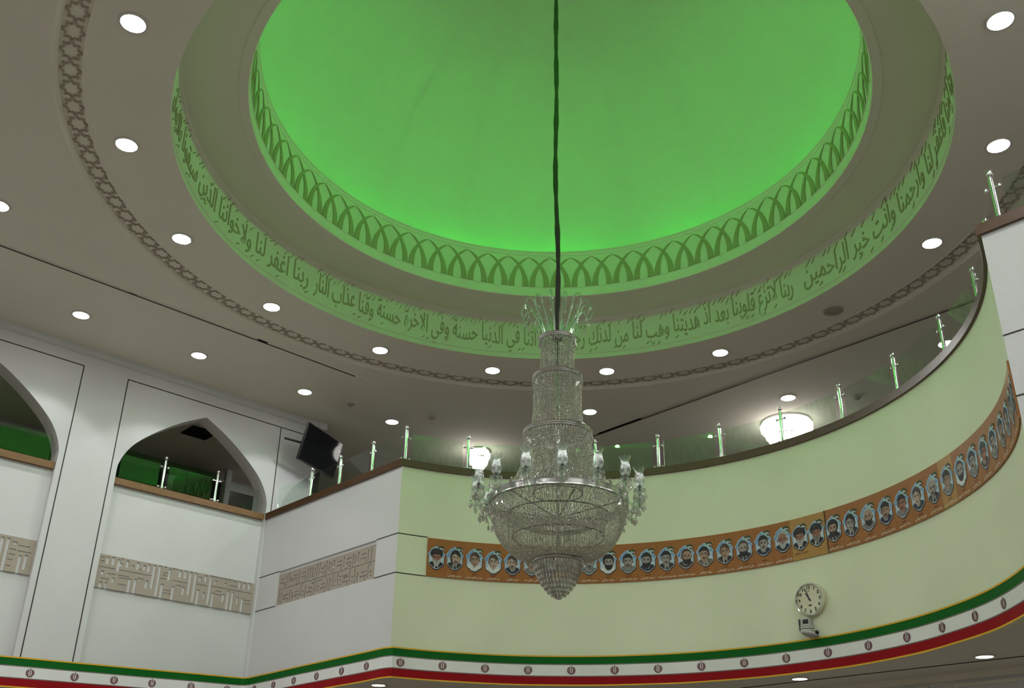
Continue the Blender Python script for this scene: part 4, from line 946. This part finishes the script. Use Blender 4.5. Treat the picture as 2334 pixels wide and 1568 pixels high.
# swags just below the rings
for r, z, n, d in ((.172, 5.92, 18, .035), (.228, 5.522, 22, .045), (.312, 4.96, 26, .05), (.612, 4.30, 30, .05)):
    P = []
    for i in range(n):
        for u in np.linspace(0, 1, 14): a = 2*PI*(i+u)/n; P.append((r*math.cos(a), r*math.sin(a), z - d*4*u*(1-u)))
    beads('bead_swag', P, .0066, .0066)
for r, z in ((.45, 4.21), (.40, 4.02), (.22, 4.42)):
    MB().lathe([(r-.004, z-.004), (r+.004, z-.004), (r+.004, z+.004), (r-.004, z+.004), (r-.004, z-.004)], 64).build('inner_ring', 'dark', ch)
for k in range(6):
    a = 2*PI*k/6; MB().tube([(.02*math.cos(a), .02*math.sin(a), 4.20), (.595*math.cos(a), .595*math.sin(a), 4.32)], .006, 6).build('spoke', 'dark', ch)
# crystal cone at the bottom: tiers of cut prisms
tiers = [(.200, 3.80, 40, .085), (.184, 3.755, 38, .080), (.164, 3.712, 34, .075), (.142, 3.668, 30, .070), (.116, 3.626, 26, .064), (.088, 3.588, 20, .058), (.058, 3.555, 14, .050), (.026, 3.53, 7, .042)]
for r, z, n, h in tiers:
    b = MB()
    for i in range(n):
        a = 2*PI*(i + .5*(h*100 % 2))/n; w_ = min(.0105, PI*r/n*.92)
        b.lathe([(.0005, 0), (w_*.6, -.004), (w_, -.012), (w_, -h*.78), (.0005, -h)], 6, (r*math.cos(a), r*math.sin(a), z))
    tag(b.build('prism_tier', 'prism', ch), kind='stuff')
MB().ball((0, 0, 3.497), .016, 14, 10).build('bottom_ball', 'prism', ch, True)
b = MB()
for r, z, n, h in ((.165, 5.915, 48, .03), (.222, 5.515, 60, .032), (.305, 4.955, 80, .036), (.205, 3.79, 56, .03)):
    for i in range(n):
        a = 2*PI*i/n; b.lathe([(.0005, 0), (.005, -h*.3), (.0045, -h*.75), (.0005, -h)], 5, ((r+.012)*math.cos(a), (r+.012)*math.sin(a), z+.004))
tag(b.build('ring_drops', 'prism', ch), kind='stuff')
# crown of curled glass arms
def drop(b, c, s=1.0):
    b.lathe([(.0005, .0), (.006*s, -.008*s), (.006*s, -.014*s), (.0005, -.02*s)], 8, c)
    b.lathe([(.0005, -.022*s), (.005*s, -.030*s), (.013*s, -.052*s), (.009*s, -.066*s), (.0005, -.075*s)], 8, c); return b
NC = 14
for k in range(NC):
    a = 2*PI*(k+.3)/NC; top = 6.335 - .02*(k % 2); ca, sa = math.cos(a), math.sin(a); pr = []
    for t in np.linspace(0, 1, 14): pr.append((.12 + .11*t**1.6, 5.96 + (top-.075-5.96)*t))
    for t in np.linspace(0, 1, 16): th = PI - t*PI*1.22; pr.append((.285 + .055*math.cos(th), top-.075 + .075*math.sin(th)))
    for t in np.linspace(.1, 1, 10): th = -.22*PI - t*PI*.95; pr.append((.300 + .030*math.cos(th)*(1-.25*t), top-.13 + .030*math.sin(th)))
    arm = MB().tube([(r*ca, r*sa, z) for r, z in pr], [.0085]*14 + [.0075]*16 + [.006]*10, 8).build('curled_arm', 'tube', ch, True)
    r, z = .300, top-.165
    MB().tube([(r*ca, r*sa, z+.03), (r*ca, r*sa, z)], .002, 5).build('hook', 'dark', arm); drop(MB(), (r*ca, r*sa, z), 1.0).build('crystal_drop', 'prism', arm)
# candle arms with tulip glass shades
NA = 15; 
for k in range(NA):
    a = R(224.2 + 3 + 24*k); ca, sa = math.cos(a), math.sin(a); n_ = np.array([-sa, ca, 0])
    pr = [(.60 + .13*t, 4.335 - .085*math.sin(PI*t*.9) + .045*t) for t in np.linspace(0, 1, 12)]; pr += [(.73, 4.35), (.73, 4.385)]
    arm = MB().tube([(r*ca, r*sa, z) for r, z in pr], .0085, 8).build('candle_arm', 'tube', ch, True)
    c = (.73*ca, .73*sa, 0)
    MB().lathe([(.004, 4.378), (.045, 4.384), (.055, 4.398), (.050, 4.400), (.02, 4.392), (.004, 4.392)], 18, c).build('drip_pan', 'tulip', arm, True, 50)
    MB().lathe([(.001, 4.392), (.014, 4.392), (.016, 4.42), (.011, 4.432), (.001, 4.432)], 12, c).build('lamp_holder', 'dark', arm, True, 40)
    # tulip shade with a scalloped, flared rim
    prof = [(.017, 4.420), (.036, 4.434), (.045, 4.458), (.046, 4.482), (.040, 4.510), (.034, 4.535), (.036, 4.560), (.045, 4.582), (.053, 4.597)]
    seg = 32; V = []; m_ = len(prof)
    for q in range(seg):
        th = 2*PI*q/seg
        for i, (r, z) in enumerate(prof):
            e = max(0, (i-5)/3); V.append((c[0] + r*(1+.06*e*math.cos(8*th))*math.cos(th), c[1] + r*(1+.06*e*math.cos(8*th))*math.sin(th), z + .011*e*math.cos(8*th)))
    MB().add(V, [(q*m_+i, ((q+1) % seg)*m_+i, ((q+1) % seg)*m_+i+1, q*m_+i+1) for q in range(seg) for i in range(m_-1)]).build('tulip_shade', 'tulip', arm, True)
    MB().lathe([(.001, 4.43), (.008, 4.44), (.011, 4.468), (.006, 4.495), (.001, 4.505)], 10, c).build('bulb', 'rim', arm, True)
    b = MB()
    for q in range(6): th = 2*PI*q/6; drop(b, (c[0]+.05*math.cos(th), c[1]+.05*math.sin(th), 4.388), 1.15)
    drop(b, (c[0], c[1], 4.345), 1.3); drop(b, (.66*ca, .66*sa, 4.27), 1.25); drop(b, (.69*ca + .03*n_[0], .69*sa + .03*n_[1], 4.25), 1.1); drop(b, (.69*ca - .03*n_[0], .69*sa - .03*n_[1], 4.25), 1.1)
    b.build('crystal_drops', 'prism', arm)
    # acanthus curls where the arm leaves the ring
    b = MB()
    for s_ in (-1, 1):
        q = [np.array([(.60 + .02*t)*ca, (.60 + .02*t)*sa, 0]) + n_*s_*(.015 + .055*math.sin(t*2.6)) + np.array([0, 0, 4.35 + .045*math.sin(t*3.0) + .02*t]) for t in np.linspace(0, 1, 10)]
        b.tube(q, np.linspace(.010, .004, 10), 6)
    b.build('ring_curl', 'steel', arm, True)
